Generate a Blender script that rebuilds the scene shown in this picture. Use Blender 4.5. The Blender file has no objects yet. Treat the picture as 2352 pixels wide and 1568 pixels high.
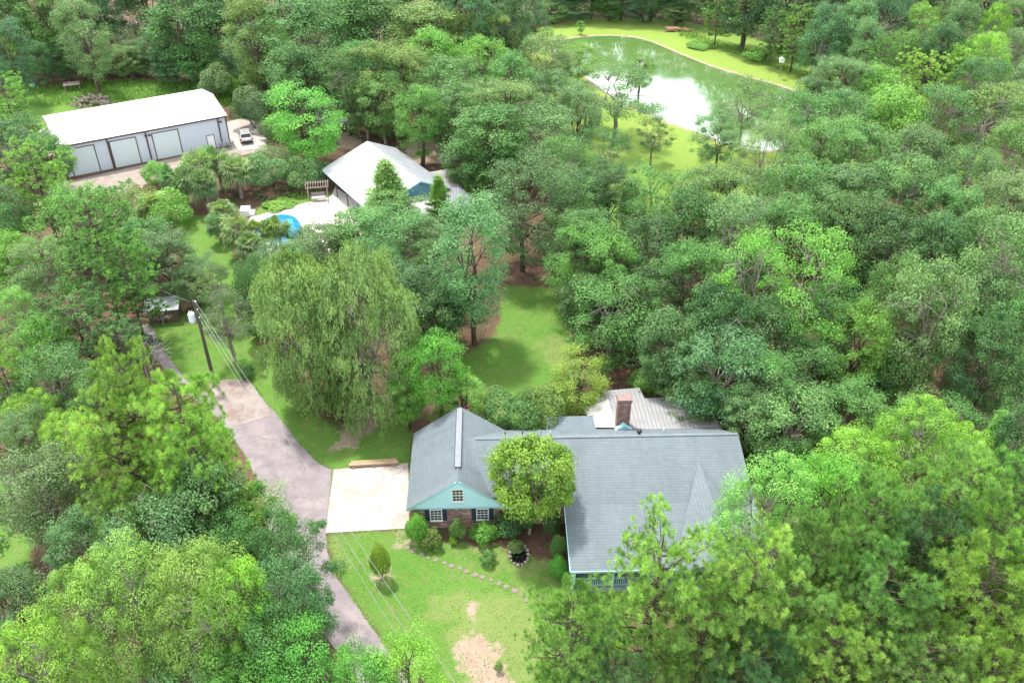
import bpy, math, random
import numpy as np
from mathutils import Vector, Matrix

sc = bpy.context.scene
# ---------------------------------------------------------------- camera, sky, sun, exposure
H = 52.4; TH = math.radians(34.56); F = 2009.0          # camera height, tilt, focal length (in 2352 px widths)
cam_d = bpy.data.cameras.new('camera'); cam = bpy.data.objects.new('camera', cam_d)
sc.collection.objects.link(cam); sc.camera = cam
cam.location = (0, 0, H); cam.rotation_euler = (math.pi/2-TH, 0, 0)
cam_d.sensor_width = 36; cam_d.lens = F/2352*36; cam_d.clip_start = 1; cam_d.clip_end = 6000

SUN_EL, SUN_AZ = math.radians(68), math.radians(-35)     # azimuth from +Y, negative = left
w = bpy.data.worlds.new('World'); sc.world = w; w.use_nodes = True
nt = w.node_tree; nt.nodes.clear()
sky = nt.nodes.new('ShaderNodeTexSky'); sky.sky_type = 'NISHITA'; sky.sun_disc = False
sky.sun_elevation = SUN_EL; sky.sun_rotation = SUN_AZ
sky.dust_density = 4.0; sky.air_density = 1.2; sky.ozone_density = 1.0; sky.altitude = 50
bg = nt.nodes.new('ShaderNodeBackground'); bg.inputs[1].default_value = 0.135
out = nt.nodes.new('ShaderNodeOutputWorld')
hs_ = nt.nodes.new('ShaderNodeHueSaturation'); hs_.inputs['Saturation'].default_value = 0.55
nt.links.new(sky.outputs[0], hs_.inputs['Color'])
tc = nt.nodes.new('ShaderNodeTexCoord'); cn = nt.nodes.new('ShaderNodeTexNoise'); cn.inputs['Scale'].default_value = 2.6; cn.inputs['Detail'].default_value = 6; nt.links.new(tc.outputs['Generated'], cn.inputs['Vector'])
rp = nt.nodes.new('ShaderNodeValToRGB'); rp.color_ramp.elements[0].position = .36; rp.color_ramp.elements[0].color = (.25, .25, .25, 1); rp.color_ramp.elements[1].position = .58; nt.links.new(cn.outputs['Fac'], rp.inputs[0])
cm = nt.nodes.new('ShaderNodeMix'); cm.data_type = 'RGBA'; nt.links.new(rp.outputs[0], cm.inputs[0]); nt.links.new(hs_.outputs[0], cm.inputs[6]); cm.inputs[7].default_value = (7.2, 7.4, 7.8, 1)   # bright hazy cloud
sz = nt.nodes.new('ShaderNodeSeparateXYZ'); nt.links.new(tc.outputs['Generated'], sz.inputs[0])
hr = nt.nodes.new('ShaderNodeMapRange'); nt.links.new(sz.outputs[2], hr.inputs[0]); hr.inputs[1].default_value = .3; hr.inputs[2].default_value = .62; hr.inputs[3].default_value = 2.6; hr.inputs[4].default_value = 1.0   # haze brightens towards the horizon
cs = nt.nodes.new('ShaderNodeVectorMath'); cs.operation = 'SCALE'; nt.links.new(cm.outputs[2], cs.inputs[0]); nt.links.new(hr.outputs[0], cs.inputs['Scale'])
nt.links.new(cs.outputs[0], bg.inputs[0]); nt.links.new(bg.outputs[0], out.inputs[0])
sd = bpy.data.lights.new('sun', 'SUN'); sd.energy = 3.0; sd.angle = math.radians(4); sd.color = (1, .95, .86)
so = bpy.data.objects.new('sun', sd); sc.collection.objects.link(so)
sdir = Vector((math.sin(SUN_AZ)*math.cos(SUN_EL), math.cos(SUN_AZ)*math.cos(SUN_EL), math.sin(SUN_EL)))
so.rotation_euler = sdir.to_track_quat('Z', 'Y').to_euler(); so.location = (0, 0, 200)
sc.view_settings.view_transform = 'Standard'; sc.view_settings.look = 'None'
sc.view_settings.exposure = 1.0; sc.view_settings.gamma = 1
cy = sc.cycles
cy.max_bounces = 7; cy.diffuse_bounces = 4; cy.glossy_bounces = 2; cy.transmission_bounces = 4; cy.transparent_max_bounces = 4; cy.volume_bounces = 0
cy.use_denoising = True; cy.denoiser = 'OPENIMAGEDENOISE'; cy.denoising_prefilter = 'ACCURATE'; cy.denoising_input_passes = 'RGB_ALBEDO_NORMAL'; cy.caustics_reflective = False; cy.caustics_refractive = False

rng = np.random.default_rng(7); random.seed(7)
ST, CT = math.sin(TH), math.cos(TH)
def P(u, v, z=0.0):
    """a pixel of the 2352-wide photograph -> the point of the level plane z it shows"""
    a = (u-1176)/F; b = (784-v)/F
    t = (z-H)/(-ST+b*CT)
    return np.array((a*t, (CT+b*ST)*t, z))
def HT(u, v, Y):
    a = (u-1176)/F; b = (784-v)/F; t = Y/(CT+b*ST)
    return H+(-ST+b*CT)*t

# ---------------------------------------------------------------- helpers
def link(o, parent=None):
    sc.collection.objects.link(o)
    if parent is not None: o.parent = parent
    return o
def tag(o, label=None, cat=None, group=None, kind=None):
    if label: o['label'] = label
    if cat: o['category'] = cat
    if group: o['group'] = group
    if kind: o['kind'] = kind
    return o
def empty(name, loc=(0, 0, 0), rz=0, label=None, cat=None, group=None):
    o = bpy.data.objects.new(name, None); o.location = tuple(loc); o.rotation_euler = (0, 0, rz); o.empty_display_size = .3
    link(o); return tag(o, label, cat, group)
def N(t, typ, **kw):
    n = t.nodes.new(typ)
    for k, v in kw.items():
        if k in n.inputs: n.inputs[k].default_value = v
        else: setattr(n, k, v)
    return n
def new_mat(name):
    m = bpy.data.materials.new(name); m.use_nodes = True; t = m.node_tree
    b = t.nodes['Principled BSDF']; return m, t, b
def mixc(t, fac, a, b, blend='MIX'):
    n = t.nodes.new('ShaderNodeMix'); n.data_type = 'RGBA'; n.blend_type = blend
    for idx, val in ((0, fac), (6, a), (7, b)):
        if isinstance(val, (int, float)): n.inputs[idx].default_value = val
        elif isinstance(val, (tuple, list)): n.inputs[idx].default_value = (*val, 1) if len(val) == 3 else val
        else: t.links.new(val, n.inputs[idx])
    return n.outputs[2]
def noise(t, scale, detail=4, rough=.55, coord=None, dist=0):
    n = N(t, 'ShaderNodeTexNoise', Scale=scale, Detail=detail, Roughness=rough, Distortion=dist)
    if coord is None:
        g = t.nodes.new('ShaderNodeNewGeometry'); coord = g.outputs['Position']
    t.links.new(coord, n.inputs['Vector']); return n.outputs['Fac']
def ramp(t, fac, stops):
    r = t.nodes.new('ShaderNodeValToRGB'); e = r.color_ramp.elements
    while len(e) < len(stops): e.new(.5)
    for i, (p, c) in enumerate(stops):
        e[i].position = p; e[i].color = (c, c, c, 1) if isinstance(c, (int, float)) else (*c, 1)
    t.links.new(fac, r.inputs[0]); return r.outputs[0]
def bump(t, b, h, strength=.3, dist=.02):
    n = N(t, 'ShaderNodeBump', Strength=strength, Distance=dist); t.links.new(h, n.inputs['Height']); t.links.new(n.outputs[0], b.inputs['Normal'])
def math_(t, op, a, b=0.0):
    n = t.nodes.new('ShaderNodeMath'); n.operation = op
    for i, v in enumerate((a, b)):
        if isinstance(v, (int, float)): n.inputs[i].default_value = v
        else: t.links.new(v, n.inputs[i])
    return n.outputs[0]
def mat(name, c1, c2=None, scale=1.5, rough=.8, c3=None, s3=.3, metal=0, bmp=0, spec=.3):
    m, t, b = new_mat(name)
    b.inputs['Roughness'].default_value = rough; b.inputs['Metallic'].default_value = metal; b.inputs['Specular IOR Level'].default_value = spec
    c2 = c2 or tuple(x*.8 for x in c1)
    f = noise(t, scale, 6, .65)
    col = mixc(t, ramp(t, f, [(.32, 0), (.68, 1)]), c1, c2)
    if c3: col = mixc(t, ramp(t, noise(t, s3, 5, .6), [(.48, 0), (.66, 1)]), col, c3)
    t.links.new(col, b.inputs['Base Color'])
    if bmp: bump(t, b, f, .5, bmp)
    return m
def uvc(t, sx=1, sy=1):
    u = t.nodes.new('ShaderNodeUVMap'); u.uv_map = 'UVMap'
    mp = N(t, 'ShaderNodeMapping'); mp.inputs['Scale'].default_value = (sx, sy, 1); t.links.new(u.outputs[0], mp.inputs[0]); return mp.outputs[0]

class MB:
    """collects polygons (metres) and links them as ONE mesh object with metre UVs"""
    def __init__(s): s.v = []; s.f = []
    def poly(s, pts):
        i = len(s.v); s.v += [tuple(map(float, p)) for p in pts]; s.f.append(list(range(i, i+len(pts)))); return s
    def slab(s, pts, th):
        """polygon thickened straight down by th"""
        pts = [np.array(p, float) for p in pts]; lo = [p-np.array((0, 0, th)) for p in pts]
        n = np.cross(pts[1]-pts[0], pts[2]-pts[0])
        if n[2] < 0: pts.reverse(); lo.reverse()
        s.poly(pts); s.poly(lo[::-1])
        for i in range(len(pts)):
            j = (i+1) % len(pts); s.poly([pts[j], pts[i], lo[i], lo[j]])
        return s
    def box(s, c, d, rz=0, rx=0, ry=0):
        M = Matrix.Translation(Vector([float(q) for q in c])) @ Matrix.Rotation(rz, 4, 'Z') @ Matrix.Rotation(rx, 4, 'X') @ Matrix.Rotation(ry, 4, 'Y')
        q = [M @ Vector((x*d[0]/2, y*d[1]/2, z*d[2]/2)) for x in (-1, 1) for y in (-1, 1) for z in (-1, 1)]
        for f in ((0, 1, 3, 2), (4, 6, 7, 5), (0, 4, 5, 1), (2, 3, 7, 6), (0, 2, 6, 4), (1, 5, 7, 3)): s.poly([q[k] for k in f])
        return s
    def bar(s, a, b, w_, h_=None):
        a = Vector([float(q) for q in a]); b = Vector([float(q) for q in b]); d = b-a; L = d.length; q = d.to_track_quat('X', 'Z').to_matrix().to_4x4()
        M = Matrix.Translation((a+b)/2) @ q; h_ = h_ or w_
        k = [M @ Vector((x*L/2, y*w_/2, z*h_/2)) for x in (-1, 1) for y in (-1, 1) for z in (-1, 1)]
        for f in ((0, 1, 3, 2), (4, 6, 7, 5), (0, 4, 5, 1), (2, 3, 7, 6), (0, 2, 6, 4), (1, 5, 7, 3)): s.poly([k[i] for i in f])
        return s
    def tube(s, pts, radii, n=7, cap=True):
        pts = [np.array(p, float) for p in pts]; rings = []
        for i, p in enumerate(pts):
            d = pts[min(i+1, len(pts)-1)]-pts[max(i-1, 0)]; d = d/(np.linalg.norm(d)+1e-9)
            a = np.cross(d, (0, 0, 1) if abs(d[2]) < .9 else (1, 0, 0)); a /= np.linalg.norm(a); b = np.cross(d, a)
            base = len(s.v)
            for k in range(n):
                t = 2*math.pi*k/n; s.v.append(tuple(p+radii[i]*(math.cos(t)*a+math.sin(t)*b)))
            rings.append(base)
        for r0, r1 in zip(rings, rings[1:]):
            for k in range(n): s.f.append([r0+k, r0+(k+1) % n, r1+(k+1) % n, r1+k])
        if cap: s.f.append([rings[-1]+k for k in range(n)]); s.f.append([rings[0]+k for k in range(n)][::-1])
        return s
    def lathe(s, prof, c=(0, 0, 0), n=16, sx=1, sy=1):
        b0 = len(s.v)
        for r, z in prof:
            for k in range(n): s.v.append((c[0]+sx*r*math.cos(2*math.pi*k/n), c[1]+sy*r*math.sin(2*math.pi*k/n), c[2]+z))
        for i in range(len(prof)-1):
            for k in range(n): s.f.append([b0+i*n+k, b0+i*n+(k+1) % n, b0+(i+1)*n+(k+1) % n, b0+(i+1)*n+k])
        s.f.append([b0+k for k in range(n)][::-1]); s.f.append([b0+(len(prof)-1)*n+k for k in range(n)])
        return s
    def build(s, name, m, parent=None, smooth=False, bevel=0, **tg):
        me = bpy.data.meshes.new(name); me.from_pydata(s.v, [], s.f); me.update()
        uv = me.uv_layers.new(name='UVMap')
        for p in me.polygons:
            n = p.normal
            if abs(n.z) > .97: a = Vector((1, 0, 0)); b = Vector((0, 1, 0))
            else:
                a = Vector((0, 0, 1)).cross(n); a.normalize(); b = n.cross(a)
            for li in p.loop_indices:
                co = me.vertices[me.loops[li].vertex_index].co; uv.data[li].uv = (co.dot(a), co.dot(b))
        if smooth: me.shade_smooth()
        me.materials.append(m); o = bpy.data.objects.new(name, me); link(o, parent)
        if bevel:
            md = o.modifiers.new('bevel', 'BEVEL'); md.width = bevel; md.segments = 2; md.limit_method = 'ANGLE'
        if tg: tag(o, **tg)
        return o
def copy_tree(o, parent=None):
    c = o.copy(); sc.collection.objects.link(c); c.parent = parent
    for ch in o.children: copy_tree(ch, c)
    return c

# ---------------------------------------------------------------- materials
def m_shingle(name, c1, c2):
    m, t, b = new_mat(name); co = uvc(t)
    br = N(t, 'ShaderNodeTexBrick', Scale=1.0); br.inputs['Brick Width'].default_value = .45; br.inputs['Row Height'].default_value = .26
    br.inputs['Mortar Size'].default_value = .006; br.inputs['Mortar Smooth'].default_value = .3; br.inputs['Bias'].default_value = 0
    br.inputs['Color1'].default_value = (*c1, 1); br.inputs['Color2'].default_value = (*[a*.55+b_*.45 for a, b_ in zip(c2, c1)], 1); br.inputs['Mortar'].default_value = (*[x*.8 for x in c2], 1)
    t.links.new(co, br.inputs['Vector'])
    mp = N(t, 'ShaderNodeMapping'); mp.inputs['Scale'].default_value = (2.0, 5.5, 1); t.links.new(co, mp.inputs[0])
    spk = ramp(t, noise(t, 1.0, 3, .8, mp.outputs[0]), [(.56, 0), (.68, 1)])
    col = mixc(t, math_(t, 'MULTIPLY', spk, .5), br.outputs['Color'], tuple(min(1, x*1.45) for x in c1))
    s = t.nodes.new('ShaderNodeSeparateXYZ'); t.links.new(co, s.inputs[0]); fr = math_(t, 'FRACT', math_(t, 'DIVIDE', s.outputs[1], .26))
    col = mixc(t, math_(t, 'MULTIPLY', ramp(t, fr, [(.04, 1), (.3, 0)]), .42), col, tuple(x*.45 for x in c2))
    ms = N(t, 'ShaderNodeMapping'); ms.inputs['Scale'].default_value = (.9, .12, 1); t.links.new(co, ms.inputs[0])
    col = mixc(t, math_(t, 'MULTIPLY', ramp(t, noise(t, 1.0, 6, .7, ms.outputs[0]), [(.42, 0), (.68, 1)]), .45), col, tuple(x*.72 for x in c2))
    big = ramp(t, noise(t, .35, 4, .6), [(.3, 0), (.7, 1)])
    col = mixc(t, math_(t, 'MULTIPLY', big, .35), col, tuple(x*1.05 for x in c1))
    t.links.new(col, b.inputs['Base Color']); b.inputs['Roughness'].default_value = .9; bump(t, b, fr, .5, .02); return m
def m_lap(name, c, row=.18, axis=1, depth=.03, dirt=None, rough=.5, metal=0, dark=.6, w_=.12):
    """boards or metal ribs: lines every `row` metres of UV"""
    m, t, b = new_mat(name); co = uvc(t)
    s = t.nodes.new('ShaderNodeSeparateXYZ'); t.links.new(co, s.inputs[0])
    x = math_(t, 'FRACT', math_(t, 'DIVIDE', s.outputs[axis], row))
    ln = ramp(t, x, [(0, 1), (w_, 0)])
    col = mixc(t, ln, c, tuple(q*dark for q in c))
    if dirt: col = mixc(t, ramp(t, noise(t, .8, 6, .7), [(.45, 0), (.7, 1)]), col, dirt)
    t.links.new(col, b.inputs['Base Color']); b.inputs['Roughness'].default_value = rough; b.inputs['Metallic'].default_value = metal
    bump(t, b, x, .6, depth); return m
def m_brick(name, c1, c2, c3):
    m, t, b = new_mat(name); co = uvc(t)
    br = N(t, 'ShaderNodeTexBrick', Scale=1.0); br.inputs['Brick Width'].default_value = .30; br.inputs['Row Height'].default_value = .1
    br.inputs['Mortar Size'].default_value = .012; br.inputs['Color1'].default_value = (*c1, 1); br.inputs['Color2'].default_value = (*c2, 1); br.inputs['Mortar'].default_value = (*c3, 1)
    t.links.new(co, br.inputs['Vector'])
    mp = N(t, 'ShaderNodeMapping'); mp.inputs['Scale'].default_value = (3.2, 10, 1); t.links.new(co, mp.inputs[0])
    wn = t.nodes.new('ShaderNodeTexWhiteNoise'); 
    sn = t.nodes.new('ShaderNodeVectorMath'); sn.operation = 'FLOOR'; t.links.new(mp.outputs[0], sn.inputs[0]); t.links.new(sn.outputs[0], wn.inputs['Vector'])
    col = mixc(t, math_(t, 'MULTIPLY', ramp(t, wn.outputs['Value'], [(.6, 0), (.75, 1)]), .8), br.outputs['Color'], tuple(min(1, x*1.2) for x in c3))
    t.links.new(col, b.inputs['Base Color']); b.inputs['Roughness'].default_value = .9; return m
def m_leaf(name='foliage', trans=.3, rough=.55):
    m, t, b = new_mat(name)
    oi = t.nodes.new('ShaderNodeObjectInfo'); at = t.nodes.new('ShaderNodeAttribute'); at.attribute_name = 'v'
    v = at.outputs['Fac']
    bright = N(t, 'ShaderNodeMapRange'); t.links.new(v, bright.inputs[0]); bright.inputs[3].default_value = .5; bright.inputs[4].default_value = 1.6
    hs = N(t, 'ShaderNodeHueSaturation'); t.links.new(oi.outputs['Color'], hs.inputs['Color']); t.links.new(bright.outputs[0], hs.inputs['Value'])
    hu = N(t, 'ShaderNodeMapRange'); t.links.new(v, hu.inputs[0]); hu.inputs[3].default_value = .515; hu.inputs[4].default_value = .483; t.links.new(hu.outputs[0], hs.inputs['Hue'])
    t.links.new(hs.outputs[0], b.inputs['Base Color']); b.inputs['Roughness'].default_value = rough; b.inputs['Specular IOR Level'].default_value = .35
    tr = t.nodes.new('ShaderNodeBsdfTranslucent'); t.links.new(mixc(t, 1.0, hs.outputs[0], (1.25, 1.2, .6), 'MULTIPLY'), tr.inputs[0])
    mx = t.nodes.new('ShaderNodeMixShader'); mx.inputs[0].default_value = trans
    t.links.new(b.outputs[0], mx.inputs[1]); t.links.new(tr.outputs[0], mx.inputs[2]); t.links.new(mx.outputs[0], t.nodes['Material Output'].inputs[0])
    return m
LEAF = m_leaf()
BARK = mat('bark', (.11, .085, .065), (.055, .042, .033), 3, .95, bmp=.05)
BARKP = mat('pale_bark', (.30, .27, .23), (.16, .14, .12), 2.5, .95, bmp=.03)
DEADW = mat('dead_wood', (.42, .38, .34), (.25, .22, .2), 2.5, .9)
WHITE = mat('white_paint', (.78, .79, .8), (.7, .71, .72), 2, .5)
GLASS = mat('window_glass', (.02, .03, .035), (.03, .04, .05), .6, .06, spec=.8)
BLUEP = m_lap('pale_blue_siding', (.52, .82, .92), .16, 1, .02, dark=.78, w_=.14)
BTRIM = mat('blue_trim', (.36, .60, .66), (.32, .55, .61), 2, .5)
NAVY = m_lap('navy_shutter', (.022, .04, .075), .07, 1, .01)
SHING = m_shingle('grey_shingles', (.155, .19, .21), (.11, .138, .155))
SHINGD = m_shingle('dark_shingles', (.16, .18, .2), (.12, .14, .16))
BRICK = m_brick('brick', (.27, .13, .10), (.17, .085, .07), (.36, .29, .26))
CBRICK = m_brick('chimney_brick', (.20, .075, .06), (.13, .055, .05), (.22, .17, .15))
SEAM = 1
WOODG = mat('weathered_wood', (.30, .25, .21), (.19, .155, .13), 3, .9)
WOODP = mat('fresh_timber', (.42, .31, .2), (.33, .23, .14), 3, .8)
DARKM = mat('dark_metal', (.03, .03, .035), None, 2, .5)
BROWNT = mat('brown_trim', (.10, .065, .055), None, 2, .6)
STONE = mat('stone', (.36, .31, .27), (.24, .2, .18), 3, .95, bmp=.03)
# ---------------------------------------------------------------- ground
def inpoly(X, Y, poly):
    inside = np.zeros(X.shape, bool); n = len(poly)
    for i in range(n):
        x1, y1 = poly[i]; x2, y2 = poly[(i+1) % n]
        c = ((y1 > Y) != (y2 > Y)) & (X < (x2-x1)*(Y-y1)/((y2-y1) or 1e-9)+x1); inside ^= c
    return inside
def sdist(X, Y, poly):
    d = np.full(X.shape, 1e9); n = len(poly)
    for i in range(n):
        x1, y1 = poly[i]; x2, y2 = poly[(i+1) % n]; dx, dy = x2-x1, y2-y1
        t = np.clip(((X-x1)*dx+(Y-y1)*dy)/(dx*dx+dy*dy+1e-9), 0, 1); d = np.minimum(d, np.hypot(X-x1-t*dx, Y-y1-t*dy))
    return np.where(inpoly(X, Y, poly), -d, d)
def G(*uv): return [tuple(P(u, v)[:2]) for u, v in uv]
def cr(pts, k=5):
    """closed Catmull-Rom through points"""
    o = []; n = len(pts); p = [np.array(q) for q in pts]
    for i in range(n):
        a, b, c, d = p[i-1], p[i], p[(i+1) % n], p[(i+2) % n]
        for j in range(k):
            t = j/k; o.append(tuple(.5*((2*b)+(-a+c)*t+(2*a-5*b+4*c-d)*t*t+(-a+3*b-3*c+d)*t**3)))
    return o
POND = cr(G((1245, 99), (1300, 90), (1344, 84), (1417, 82), (1484, 92), (1568, 126), (1635, 152), (1718, 177), (1800, 200), (1875, 235), (1885, 275), (1850, 320), (1770, 345), (1680, 333), (1610, 305), (1568, 291), (1490, 262), (1430, 235), (1350, 180), (1285, 130)))
LAWNS = [G((752, 1225), (940, 1215), (960, 1240), (1120, 1250), (1310, 1300), (1420, 1340), (1440, 1420), (1420, 1700), (880, 1700), (893, 1495), (762, 1310)),
    G((565, 870), (600, 790), (720, 950), (800, 990), (945, 940), (945, 1075), (765, 1085), (690, 1030), (620, 950)),
    G((1160, 655), (1275, 660), (1310, 760), (1330, 860), (1310, 970), (1140, 985), (1060, 900), (1045, 830), (1140, 770)),
    G((330, 770), (360, 740), (480, 700), (560, 690), (600, 760), (575, 875), (500, 880), (430, 885)),
    G((400, 500), (500, 490), (545, 600), (560, 700), (480, 720), (430, 620)),
    G((40, 205), (300, 185), (560, 195), (640, 230), (700, 300), (600, 330), (520, 240), (80, 330), (-100, 330), (-80, 230)),
    G((1190, 75), (1345, 40), (1560, 45), (1720, 85), (1900, 140), (1960, 225), (2000, 300), (2300, 330), (2300, 420), (1900, 390), (1700, 480), (1450, 560), (1330, 640), (1260, 480), (1290, 300), (1180, 160)),
    G((-60, 1080), (70, 1100), (90, 1200), (60, 1330), (-60, 1400)),
    G((600, 470), (760, 440), (760, 460), (580, 500))]
DIRTS = [G((1055, 1470), (1110, 1452), (1150, 1490), (1140, 1520), (1190, 1568), (1200, 1640), (1090, 1640), (1080, 1560), (1050, 1520)),
    G((845, 915), (905, 895), (912, 930), (870, 980), (800, 1030), (760, 1030), (790, 985)),
    G((930, 320), (1010, 315), (1030, 375), (930, 380)), G((760, 300), (820, 315), (840, 345), (780, 340)),
    G((150, 385), (90, 330), (60, 305), (110, 300), (140, 340)),
    G((940, 1218), (955, 1240), (935, 1262), (915, 1255), (925, 1215)), G((860, 1315), (895, 1310), (898, 1345), (872, 1345)),
    G((1085, 1370), (1100, 1372), (1085, 1420), (1078, 1418)),
    ]
WORN = [G((980, 1380), (1200, 1370), (1280, 1500), (1200, 1600), (1050, 1580), (1040, 1450)), G((1230, 780), (1300, 770), (1330, 880), (1250, 830)),
    G((1060, 905), (1130, 880), (1170, 940), (1090, 970)), G((960, 1230), (1150, 1240), (1300, 1290), (1290, 1340), (1130, 1290)),
    G((760, 1230), (800, 1235), (790, 1300), (765, 1300))]
def axis(a0, a1, st, lo, hi):
    c = list(np.arange(a0, a1+.01, st)); s = st; x = a1
    while x < hi: s *= 1.25; x += s; c.append(x)
    s = st; x = a0; pre = []
    while x > lo: s *= 1.25; x -= s; pre.append(x)
    return np.array(pre[::-1]+c)
ax, ay = axis(-85, 85, .6, -2500, 2500), axis(32, 225, .6, -300, 3500)
GX, GY = np.meshgrid(ax, ay)
pd_ = sdist(GX, GY, POND)
GZ = np.where(pd_ < .9, -.45*np.clip((.9-pd_)/3.2, 0, 1), 0)
nv = lambda s: np.sin(GX*s+1.3*np.sin(GY*s*.7))*np.cos(GY*s*.9+np.sin(GX*s*.6))
GZ = GZ+np.where((pd_ > 6) & (np.abs(GX) < 300), .0, 0)
def soft(polys, wd):
    m_ = np.zeros(GX.shape)
    for p_ in polys: m_ = np.maximum(m_, np.clip(.5-sdist(GX, GY, p_)/wd, 0, 1))
    return m_
lawn = soft(LAWNS, 2.5); dirt = np.maximum(soft(DIRTS, 2.2), np.clip(1-np.abs(pd_-.25)/1.0, 0, 1)*.9); worn = soft(WORN, 5)
pale = np.clip(1-np.abs(pd_-4)/26, 0, 1)
me = bpy.data.meshes.new('ground'); ny, nx = GX.shape
me.vertices.add(nx*ny); me.vertices.foreach_set('co', np.stack([GX, GY, GZ], -1).ravel())
idx = np.arange(nx*ny).reshape(ny, nx); q = np.stack([idx[:-1, :-1], idx[:-1, 1:], idx[1:, 1:], idx[1:, :-1]], -1).reshape(-1, 4)
me.loops.add(q.size); me.loops.foreach_set('vertex_index', q.ravel()); me.polygons.add(len(q)); me.polygons.foreach_set('loop_start', np.arange(len(q))*4)
me.update(calc_edges=True); me.shade_smooth()
ca = me.color_attributes.new('zones', 'FLOAT_COLOR', 'POINT')
ca.data.foreach_set('color', np.stack([lawn, dirt, worn, pale], -1).ravel())
m, t, b = new_mat('ground_cover')
at = t.nodes.new('ShaderNodeAttribute'); at.attribute_name = 'zones'; sp = t.nodes.new('ShaderNodeSeparateColor'); t.links.new(at.outputs['Color'], sp.inputs[0])
def edge(ch, amp=.55, s=1.1):
    f = math_(t, 'ADD', ch, math_(t, 'MULTIPLY', math_(t, 'SUBTRACT', noise(t, s, 7, .7), .5), amp*2))
    return ramp(t, f, [(.38, 0), (.62, 1)])
g1 = mixc(t, ramp(t, noise(t, .16, 5, .65), [(.35, 0), (.65, 1)]), (.085, .215, .03), (.12, .235, .045))
g1 = mixc(t, ramp(t, noise(t, 1.4, 6, .75), [(.42, 0), (.68, .5)]), g1, (.17, .25, .07))
g1 = mixc(t, ramp(t, noise(t, 7, 4, .8), [(.4, 0), (.7, .55)]), g1, (.055, .12, .018))
g1 = mixc(t, ramp(t, noise(t, .55, 8, .8, None, 1.2), [(.5, 0), (.62, .55)]), g1, (.19, .20, .08))
g1 = mixc(t, ramp(t, noise(t, 2.8, 3, .7), [(.56, 0), (.7, .6)]), g1, (.05, .13, .02))
g1 = mixc(t, math_(t, 'MULTIPLY', edge(sp.outputs[2], .9, .5), .42), g1, (.24, .25, .10))
g1 = mixc(t, math_(t, 'MULTIPLY', at.outputs['Alpha'], .55), g1, (.27, .35, .07))
lt = mixc(t, ramp(t, noise(t, .35, 6, .7), [(.35, 0), (.65, 1)]), (.15, .088, .065), (.085, .052, .04))
lt = mixc(t, ramp(t, noise(t, 3, 6, .75), [(.45, 0), (.7, .5)]), lt, (.24, .145, .11))
lt = mixc(t, ramp(t, noise(t, .8, 6, .7), [(.52, 0), (.62, .75)]), lt, (.07, .11, .03))
dr = mixc(t, ramp(t, noise(t, 1.2, 7, .75), [(.35, 0), (.7, 1)]), (.29, .215, .16), (.40, .31, .255))
dr = mixc(t, ramp(t, noise(t, 5, 5, .75), [(.5, 0), (.68, .6)]), dr, (.24, .19, .11))
col = mixc(t, edge(sp.outputs[0]), lt, g1); col = mixc(t, edge(sp.outputs[1], .95, .9), col, dr)
t.links.new(col, b.inputs['Base Color']); b.inputs['Roughness'].default_value = .95; b.inputs['Specular IOR Level'].default_value = .1
bump(t, b, noise(t, 9, 5, .8), .6, .06)
me.materials.append(m); gr = link(bpy.data.objects.new('ground', me)); gr['kind'] = 'structure'

# pond water
m, t, b = new_mat('pond_water')
c_ = mixc(t, ramp(t, noise(t, .05, 3), [(.35, 0), (.65, 1)]), (.085, .175, .05), (.10, .175, .045))
t.links.new(c_, b.inputs['Base Color']); b.inputs['Roughness'].default_value = .07; b.inputs['IOR'].default_value = 1.6; b.inputs['Specular IOR Level'].default_value = .9
bump(t, b, noise(t, .7, 2), .03, .01)
def sheet(name, pts, z, mt, kind='structure', th=None):
    mb = MB()
    if th: mb.slab([(x, y, z) for x, y in pts], th)
    else:
        A = sum(pts[i-1][0]*pts[i][1]-pts[i][0]*pts[i-1][1] for i in range(len(pts)))
        mb.poly([(x, y, z) for x, y in (pts if A > 0 else pts[::-1])])
    o = mb.build(name, mt); 
    if kind: o['kind'] = kind
    return o
sheet('pond_water', POND, -.1, m)

# driveway etc.


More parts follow.
